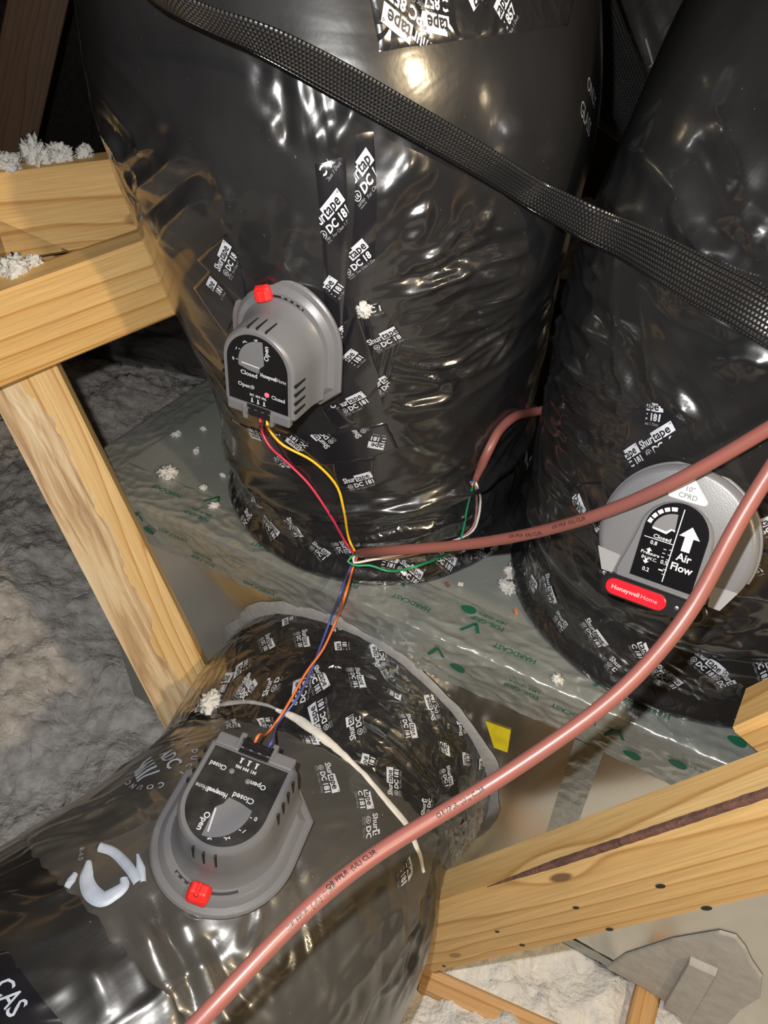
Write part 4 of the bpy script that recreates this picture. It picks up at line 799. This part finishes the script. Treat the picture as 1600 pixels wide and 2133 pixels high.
    for k in range(4):
        a = math.radians(64+k*8); rr = 53; MB().box((rr*math.cos(a)*mm, (yc+rr*math.sin(a))*mm, 13.0*mm), (3.2*mm, 3.4*mm, 1.4*mm), R=np.array([[math.cos(a), -math.sin(a), 0], [math.sin(a), math.cos(a), 0], [0, 0, 1]])).build('slot_notch', M['grey'], o, world=False)
    a = math.radians(knob_a); mb = MB(); cw_ = 9.5
    prof = [(-cw_, 0), (cw_, 0), (cw_+1, 6), (cw_-2.5, 13), (-cw_+2.5, 13), (-cw_-1, 6)]
    Rk = np.array([[-math.sin(a), 0, math.cos(a)], [math.cos(a), 0, math.sin(a)], [0, 1, 0]]); c0 = np.array([55*math.cos(a), yc+55*math.sin(a), 10.5])
    rings = [[(c0+Rk @ np.array([x*f, z*g, rad]))*mm for x, z in prof] for rad, f, g in ((-8, .75, .7), (-6, 1, 1), (2, 1, .95), (7, .9, .6), (8.5, .75, .3))]
    kb = mb.loft(rings[::-1]).build('stop_tab', M['red'], o, world=False, bevel=.0015)
    MB().loft([[(c0+Rk @ np.array([x, z, r_]))*mm for x, z in [(-2, 10), (2, 10), (1.2, 16), (-1.2, 16)]] for r_ in (5, -6)]).build('grip_ridge', M['red'], kb, world=False, bevel=.0006)
    return o, at_
#ACTS
ACT1, at1 = actuator('grey damper actuator with lit red light on the tall central duct', M['label'], 178, 112, 'closed', LT, (610, 706), (602, 614), 0.008, tilt=(0, -10), S=.80)
ACT3, at3 = actuator('dusty grey damper actuator upside down on the lower left duct', M['dusty_label'], 100, 92, 'none', FT, (478, 1738), (424, 1846), 0.003, S=.97)
# round pressure-regulating damper on the right duct
def cprd():
    o = thing('pressure_damper', 'round grey pressure damper with black dial and red badge on the right duct', 'damper'); at_ = set_frame(o, RT, (1424, 1114), (1450, 996), 0.022, (-24, 0), .79)
    def circ(r, y0, n=44, dy=0):
        a0 = math.asin(max(-1, min(1, (y0-dy)/r))); A = np.linspace(a0, math.pi-a0, n); return [(r*math.cos(t), dy+r*math.sin(t)) for t in A]
    mb = MB(); mb.loft([sc2(circ(74, -50), 0), sc2(circ(74, -50), 16), sc2(circ(72, -49.5), 19), sc2(circ(69, -49), 20.5), sc2(circ(67, -48), 20.8)]); mb.build('housing', M['grey'], o, world=False, auto=30)
    mb = MB(); rim = [sc2(circ(76, -20), 0), sc2(circ(76, -20), 9), sc2(circ(74, -20), 10)]; mb.loft(rim).build('mounting_rim', M['grey'], o, world=False, auto=30)
    # raised centre panel, angled lower corners
    pp = [(-44, -58), (44, -58), (46, -46), (38, -8)]+[(36*math.cos(t), 4+36*math.sin(t)) for t in np.linspace(0.05, math.pi-.05, 20)]+[(-38, -8), (-46, -46)]
    MB().loft([sc2(pp, 14), sc2(pp, 22.5, .97), sc2(pp, 24, .93)]).build('centre_panel', M['grey'], o, world=False, auto=30)
    for sx in (-1, 1):
        tri = [(sx*68, -28), (sx*44, -30), (sx*47, -50), (sx*58, -50)]; tri = tri if sx < 0 else tri
        P = sc2(tri, 20.9); Q = [(p[0], p[1], p[2]+.0012) for p in P]; m_ = MB().loft([P, Q] if sx < 0 else [P[::-1], Q[::-1]]); m_.build('silver_corner', plain('silver_facet', (.27, .27, .28), .3), o, world=False)
    fl = dshape(60, -44, 38, 24, 0); MB().loft([sc2(fl, 23.8), sc2(fl, 24.7)]).build('face_label', M['label'], o, world=False)
    ar = Flat()
    ar.ring(-2*mm, 6*mm, 23*mm, 27*mm, 0, a0=96, a1=168, n=24)
    for k in range(5): a = math.radians(98+k*15); pass
    t = np.radians(np.linspace(92, 176, 14)); ar.poly(np.r_[np.c_[-2*mm+20.5*mm*np.cos(t), 6*mm+20.5*mm*np.sin(t)], [(-14*mm, 6*mm), (-8*mm, 5*mm), (-4*mm, 10*mm), (-1*mm, 9*mm)]], 1)
    ar.poly([(-22*mm, 6.6*mm), (-8*mm, 5*mm), (-4*mm, 10*mm), (-1*mm, 9.4*mm), (-1*mm, 11*mm), (-5*mm, 11.5*mm), (-9*mm, 7.6*mm), (-22*mm, 8.6*mm)], 0, .0001)
    ar.rect(1*mm, -41*mm, 2*mm, 33*mm); ar.rect(-27*mm, -3.2*mm, 1*mm, -2.4*mm)
    for k in range(4): a = math.radians(110+k*15); ar.poly([(-2*mm+(r)*mm*math.cos(a+d), 6*mm+r*mm*math.sin(a+d)) for r, d in ((22.5, -.03), (27.5, -.03), (27.5, .03), (22.5, .03))], 2, .00015)
    ar.text('Closed', -19*mm, -1.6*mm, 5.6*mm, 0, .02, fit=17*mm)
    ar.text('0.8', -20*mm, -8.6*mm, 5.6*mm, 0, .02); ar.text('Pressure', -26*mm, -19.5*mm, 4.6*mm, 0, .02, fit=18*mm); ar.text('IN W.C.', -24*mm, -24.5*mm, 4.6*mm, 0, .02, fit=15*mm); ar.text('0.2', -20*mm, -36*mm, 5.6*mm, 0, .02); ar.text('0.5', -5.5*mm, -24*mm, 5.6*mm, 0, .02)
    for y, d in ((-15, 1), (-26.5, -1)): ar.poly([(-18.8*mm, (y+2.6*d)*mm), (-15.6*mm, (y-.4*d)*mm), (-17.6*mm, (y-.4*d)*mm), (-17.6*mm, (y-3*d)*mm), (-20*mm, (y-3*d)*mm), (-20*mm, (y-.4*d)*mm), (-22*mm, (y-.4*d)*mm)][::(-1 if d > 0 else 1)], 0)
    for k in range(6): ar.rect(-8*mm+7.0*mm, (-9-k*5)*mm, -8*mm+7.0*mm+(-3.4)*mm*-1, (-8.3-k*5)*mm)
    for k in range(3): ar.rect(-6.2*mm, (-10-k*4)*mm, -3.6*mm, (-9.2-k*4)*mm)
    ar.rect(-5.2*mm, -31*mm, -.6*mm, -29.6*mm)
    ar.poly([(13*mm, 19*mm), (3.5*mm, 8*mm), (9*mm, 8*mm), (9*mm, -6*mm), (17*mm, -6*mm), (17*mm, 8*mm), (23*mm, 8*mm)], 0)
    ar.text('Air', 14*mm, -15.5*mm, 10.5*mm, 0, .025, align='CENTER'); ar.text('Flow', 14.5*mm, -26*mm, 10.5*mm, 0, .025, align='CENTER')
    flat_obj(ar, 25.1*mm, 'face_print', [M['ink'], M['grey_d'], M['label']], o)
    tri = []
    for cx_, cy_, a0 in ((-15, 44, 150), (15, 44, -90), (0, 59, 30)):
        for k in range(6): a = math.radians(a0+k*24); tri.append((cx_+3.5*math.cos(a), cy_+3.5*math.sin(a)))
    st_ = MB().loft([sc2(tri, 20.9), sc2(tri, 21.5)]).build('size_sticker', plain('white_sticker', (.62, .63, .66), .45), o, world=False)
    tt = Flat(); tt.text('10"', 0, 50*mm, 7*mm, 0, .005, align='CENTER'); tt.text('CPRD', 0, 43*mm, 7*mm, 0, .005, align='CENTER'); flat_obj(tt, 21.8*mm, 'sticker_lettering', [M['ink_grey']], st_)
    def pill(x0, x1, y, h): return [(x0+h*math.cos(t), y+h*math.sin(t)) for t in np.linspace(math.pi/2, 3*math.pi/2, 9)]+[(x1+h*math.cos(t), y+h*math.sin(t)) for t in np.linspace(-math.pi/2, math.pi/2, 9)]
    arm = MB().loft([sc2(pill(-44, 40, -60, 11), 4), sc2(pill(-44, 40, -60, 11), 27), sc2(pill(-43, 39, -60, 9), 29)]).build('lever_arm', M['blackp'], o, world=False, auto=30)
    MB().loft([sc2(pill(-40, 4, -60.5, 8.2), 28.6), sc2(pill(-40, 4, -60.5, 8.2), 30), sc2(pill(-40, 4, -60.5, 7.4), 30.6)]).build('red_badge', M['badge'], o, world=False)
    bt = Flat(); bt.text('Honeywell', -42*mm, -62.5*mm, 6*mm, 0, .03, fit=28*mm); bt.text('Home', -12.5*mm, -62.5*mm, 6*mm, 0, 0, fit=16*mm); flat_obj(bt, 30.9*mm, 'badge_lettering', [plain('pink_ink', (.75, .35, .38), .4)], o)
    MB().loft([[(40*mm+r*mm*math.cos(k*math.pi/8), -58*mm+r*mm*math.sin(k*math.pi/8), z*mm) for k in range(16)] for r, z in ((9, 27), (9, 34), (7.5, 36))]).build('pivot_knob', M['blackp'], arm, world=False, auto=30)
    MB().loft([[(22*mm+r*mm*math.cos(k*math.pi/5), -60*mm+r*mm*math.sin(k*math.pi/5), z*mm) for k in range(10)] for r, z in ((2.4, 28.5), (2.2, 29.6), (1, 29.8))]).build('screw_head', M['staple'], arm, world=False)
    return o, at_
ACT2, at2 = cprd()

# ------------------------------------------------------------------ cables and conductors
def cable_text(T, o, spots, txt='OR FPLR  (UL) CL3R'):
    f = Flat(); f.text(txt, 0, -.0016, .0042, 0, .01, align='CENTER'); decal_on_tube(T, [(f, p[0], p[1], p[2], 1, None, None) for p in spots], 'sheath_print', [M['ink_black']], o, eps=.0004)
J = at(742, 1153, near(742, 1200)-0.03)
CA = thing('thermostat_cable', 'pink-brown thermostat cable ending in coloured wires at centre', 'cable', tuple(J))
dn = lambda x, y, m_: at(x, y, min(m_, near(x, y)-.016))
ca_pts = [dn(2900, 420, .72), dn(2560, 480, .66), dn(2300, 560, .6), dn(2120, 625, .55), dn(1940, 705, .5), dn(1760, 800, .50), dn(1600, 893, .52), at(1440, 987, .555), at(1270, 1064, .60), at(1130, 1106, .66), at(1000, 1131, .71), at(870, 1143, .745), at(800, 1147, .76), J]
o, TA = rope('sheath', ca_pts, .0052, M['cable'], CA, nu=16, prof=lambda v, r: r*(1-.35*smooth01(v[-1]-.02, v[-1], v))); cable_text(TA, o, [(1090, 1112, 10), (1180, 1090, 17)])
wr_ = 0.0014
wj = proj(J)[2]
def wire(name, pts, mat, root=CA, r=wr_, off=.004): return rope(name, lay(pts, off), r, M[mat], root, nu=8)[0]
t1 = lambda k: at1((k*8.5*mm, -62.5*mm, 71*mm)); t1b = lambda k: at1((k*8.5*mm, -70*mm, 70*mm)); t3 = lambda k: at3((k*8.5*mm, -62.5*mm, 71*mm)); t3b = lambda k: at3((k*8.5*mm, -72*mm, 70*mm))
wire('red_conductor', [t1(0), t1b(0), (542, 890, near(542, 900)-.016), (562, 930, near(562, 930)-.012), (602, 967), (646, 1012), (690, 1077), (720, 1130), J+np.array([-.002, 0, -.001])], 'wire_red')
wire('yellow_conductor', [t1(1), t1b(1), (556, 888, near(556, 895)-.016), (588, 926, near(588, 926)-.012), (652, 961), (700, 1010), (716, 1062), (726, 1120), J], 'wire_yellow')
wire('blue_conductor', [J+np.array([0, 0, -.001]), (727, 1190), (716, 1216, wj-.012), (706, 1246, wj-.018), (692, 1280), (673, 1332), (650, 1392), (622, 1450), (578, 1508), t3b(-1), t3(-1)], 'wire_blue', off=.009)
wire('orange_conductor', [J+np.array([.002, 0, 0]), (733, 1190), (726, 1216, wj-.014), (716, 1250, wj-.020), (702, 1288), (673, 1352), (637, 1402), (592, 1480), (556, 1528), t3b(0.6), t3(0.6)], 'wire_orange', off=.010)
CC_end = at(990, 1002, near(990, 1002)-.006)
wire('green_conductor', [J, (724, 1168, wj-.002), (740, 1178, wj), (772, 1178, wj), (815, 1190, wj), (872, 1178, wj-.01), (932, 1153), (960, 1120), (973, 1060), (984, 1015), CC_end], 'wire_green', off=.005)
wire('white_conductor', [J, (735, 1172, wj-.002), (780, 1165, wj), (850, 1152, wj+.01), (920, 1135), (980, 1110), (996, 1080), (1001, 1040), (994, 1012), CC_end], 'wire_white', off=.006)
wire('brown_conductor', [(760, 1166, wj+.002), (850, 1158, wj+.012), (940, 1130), (985, 1098), (993, 1050), (991, 1015), CC_end], 'wire_brown', off=.004)
CC = thing('thermostat_cable', 'short pink-brown cable emerging between the two upright ducts', 'cable', tuple(CC_end))
rope('sheath', [at(1150, 852, .86), at(1105, 859, .845), at(1072, 868, near(1072, 868)-.008), at(1040, 897, near(1040, 897)-.008), at(1016, 942, near(1016, 942)-.008), at(998, 982, near(998, 982)-.007), CC_end], .0050, M['cable'], CC, nu=14, prof=lambda v, r: r*(1-.3*smooth01(v[-1]-.02, v[-1], v)))
rope('blue_stub', [CC_end, CC_end+np.array([-.006, -.004, .001])], .0014, M['wire_blue'], CC, n=6); rope('orange_stub', [CC_end, CC_end+np.array([-.004, -.006, -.001])], .0014, M['wire_orange'], CC, n=6)
CBp = [dn(x, y, d) if x > 1600 else at(x, y, d) for x, y, d in [(2750, 60, .62), (2420, 240, .56), (2150, 420, .5), (1980, 540, .47), (1840, 670, .46), (1720, 820, .46), (1640, 925, .47), (1590, 1002, .48), (1552, 1066, .485), (1503, 1148, .49), (1476, 1215, .495), (1440, 1274, .50), (1362, 1372, .50), (1280, 1455, .50), (1190, 1521, .50), (1090, 1590, .50), (1000, 1648, .50), (870, 1724, .49), (750, 1800, .475), (650, 1882, .46), (560, 1972, .445), (480, 2060, .43), (400, 2142, .42), (320, 2230, .41)]]
CB, TB = rope('thermostat_cable', CBp, .0053, M['cable'], None, nu=18); tag(CB, 'long pink-brown cable sweeping from the right edge to the bottom', 'cable')
cable_text(TB, CB, [(740, 1806, 36), (640, 1892, 42), (960, 1672, 31)])

# ------------------------------------------------------------------ straps
def strap(name, pts, wid, app, label, tilt_sign=1):
    """pts (px,py,depth); app: apparent width in metres along the strap (twist about its length)"""
    P = np.array([at(*p) for p in pts]); A = np.array(app); C4, sv = catmull(np.c_[P, A], 160); P = C4[:, :3]; A = C4[:, 3]; T = np.gradient(P, axis=0); T /= np.linalg.norm(T, axis=1)[:, None]
    n = CAM-P; n -= T*np.einsum('ij,ij->i', n, T)[:, None]; n /= np.linalg.norm(n, axis=1)[:, None]; w = np.cross(n, T); th_ = tilt_sign*np.arccos(np.clip(A/wid, .1, 1)); W = w*np.cos(th_)[:, None]+n*np.sin(th_)[:, None]; Nn = np.cross(T, W)
    rows = []; uvs = []
    prof = [(-.5, -.0008), (-.5, .0008), (-.25, .0011), (0, .0013), (.25, .0011), (.5, .0008), (.5, -.0008), (0, -.0010)]
    for a, z in prof: rows.append(P+W*(a*wid)+Nn*z); uvs.append(np.c_[sv, np.full(len(sv), a*wid)])
    V = np.stack(rows, 1).reshape(-1, 3); uv = np.stack(uvs, 1).reshape(-1, 2); k = len(prof); m = len(P); F = [(j*k+i, j*k+(i+1) % k, (j+1)*k+(i+1) % k, (j+1)*k+i) for j in range(m-1) for i in range(k)]
    o = link(name, fast_mesh(name, V, np.array(F), uv), M['strap']); return tag(o, label, 'strap')
ds = lambda x, y, o=.012: near(x, y)-o
sp = [(250, -80), (340, -5), (440, 45), (560, 92), (700, 165), (850, 250), (1000, 337), (1110, 405)]
spt = [(x, y, ds(x, max(y, 5), o_)) for (x, y), o_ in zip(sp, (.06, .055, .045, .036, .026, .020, .018, .018))]+[(1215, 460, ds(1270, 480, .03)), (1290, 495, ds(1290, 495, .014)), (1380, 542, ds(1380, 542, .012)), (1470, 592, ds(1470, 592, .012)), (1560, 640, ds(1560, 640, .012)), (1700, 725, ds(1700, 725, .012)), (1850, 815, ds(1850, 815, .012)), (2000, 900, ds(2000, 900, .012)), (2130, 970, ds(2130, 970, .012))]
strap('webbing_strap', spt, .030, [.012, .012, .014, .018, .021, .021, .021, .022, .024, .026, .029, .030, .030, .030, .030, .030, .030], 'long black woven strap stretched diagonally across both upright ducts')
strap('webbing_strap', [(1190, -90, .80), (1215, -30, .84), (1250, 60, .88), (1292, 160, .92), (1335, 260, .95), (1380, 370, .98)], .055, [.05, .05, .05, .05, .05, .05], 'wide black woven strap dropping between the two upright ducts')

# ------------------------------------------------------------------ rear duct, background lumber, low trunk
RB = [(*at(900, -260, 1.35), .17), (*at(1150, -120, 1.30), .17), (*at(1420, 60, 1.22), .175), (*at(1700, 210, 1.18), .175), (*at(1950, 330, 1.15), .17)]
BT = Tube(RB, 120, 120, (0, -1, .6), wr(91, .008, [(0.9, .03, 5, .006, -2, 2, 0, 2)])); bd = link('flexible_duct', BT.mesh('flexible_duct'), M['film_b']); tag(bd, 'dark film-wrapped duct crossing behind the wide strap at top right', 'duct')
for pts in ([(1345, 80), (1352, 105), (1362, 140)], [(1352, 140), (1372, 130), (1375, 160)], [(1392, 125), (1388, 150), (1372, 158)]):
    rope('torn_film_edge', [at(x, y, BT.pick(x, y)[3]-.003) for x, y in pts], .0016, M['ink_dim'], bd, world=False)
board('truss_web', at(105, -120, 1.62), at(-30, 520, 1.95), (1, .3, 0), .115, .038, wood('brown_pine', 8.1, light=(.20, .12, .075), dark=(.12, .07, .04)), 'dark brown truss web in the shadowed background at top left')  # browner and darker tones than the other pine
board('truss_web', at(-90, 425, .96), at(150, 600, 1.0), (0, .3, 1), .040, .05, wood('pine_shaded', 9.4, light=(.55, .36, .17), dens=60), 'short shaded pine web tucked under the upper left board')  # shade behind the upper board is painted into this darker pine tone
board('truss_block', at(1556, 1546, .605), at(1556, 1546, .605)+2.6*(at(1810, 1440, .52)-at(1556, 1546, .605)), (0, 0, 1), .030, .05, wood('pine_f', 6.6, dens=60), 'pine block end resting on the beam at the right edge')
bmw = np.array(BB.matrix_world); ln = bi['ln']
def bark(a, b):
    x = -ln/2+ln*(.267+.55*a); wv = (.0046+.0008*noise2(a*40, b*0, 41))*np.clip(5*np.minimum(a, 1-a), 0, 1); d = b*2-1
    Y = .055-np.where(d > 0, d*wv, 0)+np.where(d < 0, .0007, .0002); Z = .020-np.where(d < 0, -d*wv, 0)+np.where(d > 0, .0007, .0002)
    Q = np.stack([x, Y, Z, np.ones_like(a)], -1); return (Q @ bmw.T)[..., :3]
V, F = grid_mesh(bark, 200, 9); bo_ = link('bark_edge', fast_mesh('bark_edge', V, F), M['bark'], BB, world=False); bo_.matrix_parent_inverse = BB.matrix_world.inverted()
def on_beam(px, py):   # front face of the beam
    o_ = bmw[:3, 3]+bmw[:3, 2]*.020; n = bmw[:3, 2]; d = ray(px, py); return CAM+d*((o_-CAM) @ n/(d @ n))
kl = [tuple(np.linalg.inv(bmw) @ np.r_[on_beam(x, y), 1])[:3]+(r, k) for x, y, r, k in ((1168, 1828, .012, .9), (948, 1990, .009, .6))]
BB.data.materials[0] = wood('pine_knotty', 5.2, knots=kl, dens=40)
for px, py, r in [(1376, 1845, .0034), (1472, 1891, .0036), (1270, 1935, .0030), (1200, 1890, .0026), (1088, 1968, .0026), (1036, 1940, .0022), (925, 2012, .0020)]:
    c = on_beam(px, py); x, y, n = bmw[:3, 0], bmw[:3, 1], bmw[:3, 2]
    P = [c+x*r*1.5*math.cos(t)+y*r*math.sin(t)+n*.0005 for t in np.linspace(0, 2*np.pi, 10, endpoint=False)]; h = MB().add(P, [tuple(range(10))]).build('nail_hole', M['dark'], BB, world=False); h.matrix_parent_inverse = BB.matrix_world.inverted()  # shade in the hole painted as a flat dark disc
# mastic smeared low on the plenum's front panel, foil tape on its bottom edge
def fplate(name, px, t0, t1, shrink, mat):
    P = [front_hit(x, y) for x, y in px]; c = np.mean(P, 0); MB().loft([[p+EN*t0 for p in P], [p+EN*t1+(c-p)*shrink for p in P]]).build(name, mat, PL, bevel=.001)
fplate('mastic_patch', [(1262, 2012), (1300, 1985), (1400, 1952), (1500, 1935), (1535, 1945), (1555, 1970), (1568, 1998), (1590, 2030), (1585, 2075), (1545, 2100), (1510, 2140), (1440, 2160), (1400, 2090), (1330, 2048)][::-1], .0004, .004, .03, M['mastic_pale'])
fplate('mastic_covered_bar', [(1440, 1985), (1498, 2010), (1440, 2110), (1385, 2080)][::-1], .0035, .013, .04, M['mastic_pale'])
def btape(a, b): s = .55+.24*a; z = ZB+.022*b; return onbox(0, 0, ZT)+E1*s[..., None]+EZ*(z-ZT)[..., None]+EN*(0.0006+crk(s, z, 84))[..., None]
V, F = grid_mesh(btape, 90, 10); link('foil_tape', fast_mesh('foil_tape', V, F), M['foil_tape'], PL)
# ceiling joists showing through the insulation
board('ceiling_joist', top_hit(880, 2030, -.085), top_hit(1180, 2165, -.085), (0.3, -1, 0), .028, .09, wood('pine_g', 4.4, light=(.72, .44, .22)), 'orange pine joist half buried in insulation at the bottom')
board('ceiling_joist', top_hit(1358, 2040, -.093), top_hit(1318, 2200, -.093), (1, 0, 0), .030, .09, wood('pine_h', 7.2, light=(.72, .44, .2)), 'short pine joist running under the plenum at the bottom')

# ------------------------------------------------------------------ insulation tufts and chips
import bmesh
def tuft_mesh(r, seed, flat=.6):
    bm = bmesh.new(); bmesh.ops.create_icosphere(bm, subdivisions=4, radius=1); g = np.random.default_rng(seed); off = g.uniform(0, 40, 3)
    V = np.array([v.co[:] for v in bm.verts]); n = .35*noise2(V[:, 0]*2.2+off[0], V[:, 1]*2.2+V[:, 2]*1.3+off[1], seed)+.30*noise2(V[:, 0]*5+off[2], V[:, 2]*5+V[:, 1]*3, seed+1)+.30*np.abs(noise2(V[:, 1]*9, V[:, 2]*9+V[:, 0]*7, seed+2))+.28*noise2(V[:, 1]*17+V[:, 0]*9, V[:, 2]*17, seed+3)
    V = V*(1+1.3*n)[:, None]*[1, g.uniform(.6, 1), flat]; F = [[v.index for v in f.verts] for f in bm.faces]; bm.free(); return fast_mesh('insulation_tuft', V*r, F)
def tuft(P, r, seed, label, group=None, cat='insulation tuft', mat='tuft', flat=.6):
    o = link('insulation_tuft', tuft_mesh(r, seed, flat), M[mat]); o.location = P; o.rotation_euler = (0, 0, seed); return tag(o, label, cat, group)
tuft(top_hit(349, 985, ZT+.004), .011, 1, 'largest white insulation tuft on the plenum top beside the slanting stud')
for k, (x, y, r, l) in enumerate([(367, 905, .006, 'flat white crumb on the plenum nearest its taped rear edge'), (409, 939, .006, 'round white crumb on the plenum straight right of the largest tuft'), (423, 893, .0045, 'tiny white crumb on the plenum closest below the lit actuator'), (446, 1054, .006, 'white crumb beside the foil tape at the foot of the tall duct'), (424, 1015, .0045, 'tiny white crumb between the largest tuft and the tall duct skirt'), (464, 990, .004, 'smallest white crumb touching the shade of the tall duct')]): tuft(top_hit(x, y, ZT+.002), r, 10+k, l, 'crumbs on the plenum left of the tall duct')
for k, (x, y, r, l) in enumerate([(1070, 1190, .010, 'fluffy white tuft on the plenum between the ducts, the rear of two'), (1058, 1224, .010, 'fluffy white tuft on the plenum between the ducts, the front of two')]): tuft(top_hit(x, y, ZT+.003), r, 20+k, l, 'tufts between the upright ducts')
for k, (x, y, r, l) in enumerate([(1162, 1415, .006, 'small white tuft on the printed foil tape left of the long cable'), (1276, 1418, .005, 'small white tuft on the plenum just below the right duct skirt'), (1451, 1467, .006, 'small white tuft on the plenum below the right duct near the beam'), (1589, 1478, .008, 'white insulation tuft at the right edge above the pine block')]): tuft(top_hit(x, y, ZT+.003), r, 30+k, l)
def beam_top(o, px, py, hw, ht):
    m = np.array(o.matrix_world); n = m[:3, 1] if m[2, 1] > 0 else -m[:3, 1]; q = m[:3, 3]+n*hw; d = ray(px, py); return CAM+d*((q-CAM) @ n/(d @ n))
for k, (x, y, r, l) in enumerate([(75, 335, .020, 'large ragged insulation tuft on top of the upper left board'), (125, 332, .013, 'middle insulation tuft on top of the upper left board'), (178, 326, .009, 'small insulation tuft on the upper left board nearest the duct'), (20, 350, .013, 'insulation tuft at the left edge on top of the upper board')]): tuft(beam_top(UB, x, y, .0505, 0)+[0, 0, .004], r, 40+k, l, flat=.9)
for k, (x, y, r, l) in enumerate([(30, 565, .014, 'insulation tuft caught between the two left boards at the edge'), (70, 552, .008, 'small insulation tuft caught between the two left boards')]): tuft(beam_top(LB, x, y, .0485, 0)+[0, 0, .003], r, 50+k, l, flat=.8)
tuft(at(440, 1462, near(440, 1462)-.004), .012, 61, 'white insulation tuft stuck on the lower duct beside the stud foot')
tuft(at(757, 645, near(757, 645)-.002), .006, 62, 'white fibre tuft poking through tape right of the lit actuator', flat=1)
def chip(px, py, dims, col, label):
    o = MB().box((0, 0, 0), dims).build('wire_scrap', col); o.location = top_hit(px, py, ZT+dims[2]/2+.0022); o.rotation_euler = (0, 0, px*.7); tag(o, label, 'wire scrap')
chip(932, 1217, (.007, .003, .003), M['cable'], 'tiny pink sheath scrap on the plenum below the tall duct'); chip(1075, 1274, (.006, .0025, .0025), M['wire_orange'], 'tiny orange wire scrap on the plenum between the ducts')
chip(960, 1217, (.006, .003, .003), M['wire_white'], 'tiny white wire scrap beside the pink one on the plenum')

dmw = np.array(DS.matrix_world); dl = DS.dimensions[0]
sgn = 1 if proj(dmw[:3, 3]+dmw[:3, 1]*.03)[0] < proj(dmw[:3, 3])[0] else -1     # which side of the face is the left one
def wane(a, b):
    x = -dl/2+dl*(.02+.96*a); edge = .039; inner = -.004+.018*noise2(a*7+3, a*0+.4, 55)+.006*noise2(a*30, a*0+.8, 56)-.008*a
    y = (edge+.0006+(inner-edge)*b)*sgn; z = .019+.0007+.0016*np.abs(noise2(a*9, b*6, 57))*np.sin(np.pi*np.clip(b, 0, 1))-.010*(1-b)**3*(.5+.5*noise2(a*5, a*0, 58))
    return (np.stack([x, y, np.maximum(z, .0195), np.ones_like(a)], -1) @ dmw.T)[..., :3]
V, F = grid_mesh(wane, 240, 24); wm, nt, bs = newmat('stripped_wane'); tc = N(nt, 'ShaderNodeTexCoord'); mp = N(nt, 'ShaderNodeMapping')
inv = DS.matrix_world.to_3x3().inverted(); V = (np.c_[V, np.ones(len(V))] @ np.linalg.inv(dmw).T)[:, :3]
mp.inputs['Scale'].default_value = (9, 95, 60); nt.links.new(tc.outputs['Object'], mp.inputs[0]); nz = N(nt, 'ShaderNodeTexNoise', i_Scale=1.0); nz.inputs['Detail'].default_value = 6; nz.inputs['Distortion'].default_value = .6; nt.links.new(mp.outputs[0], nz.inputs['Vector'])
rp = ramp(nt, nz.outputs[0], [(.28, (.30, .17, .08)), (.45, (.50, .34, .18)), (.55, (.62, .46, .27)), (.72, (.66, .54, .36))]); nt.links.new(rp.outputs[0], bs.inputs['Base Color']); bs.inputs['Roughness'].default_value = .5
bpn = N(nt, 'ShaderNodeBump', i_Strength=1.0, i_Distance=.002); nt.links.new(nz.outputs[0], bpn.inputs['Height']); nt.links.new(bpn.outputs[0], bs.inputs['Normal'])
link('stripped_wane', fast_mesh('stripped_wane', V, F), wm, DS, world=False)
umw = np.array(UB.matrix_world); q_ = umw[:3, 3]+umw[:3, 2]*.019; d_ = ray(290, 455); kp = np.linalg.inv(umw) @ np.r_[CAM+d_*((q_-CAM) @ umw[:3, 2]/(d_ @ umw[:3, 2])), 1]
UB.data.materials[0] = wood('pine_upper', 2.3, knots=[(*kp[:3], .016, .55)], dens=30)
BK = Tube([(-1.5, 2.15, .13, .17), (-.9, 1.95, .14, .175), (-.3, 1.78, .15, .175), (.3, 1.62, .15, .17), (.9, 1.5, .15, .17)], 130, 110, (0, -1, .5), wr(95, .008, [(0.9, .03, 5, .006, -2, 2, 0, 3)])); bk = link('flexible_duct', BK.mesh('flexible_duct'), M['film_b']); tag(bk, 'black duct added to fill the dark gap behind the left pine boards', 'duct')  # unidentified dark space; this black tube is added to keep it black
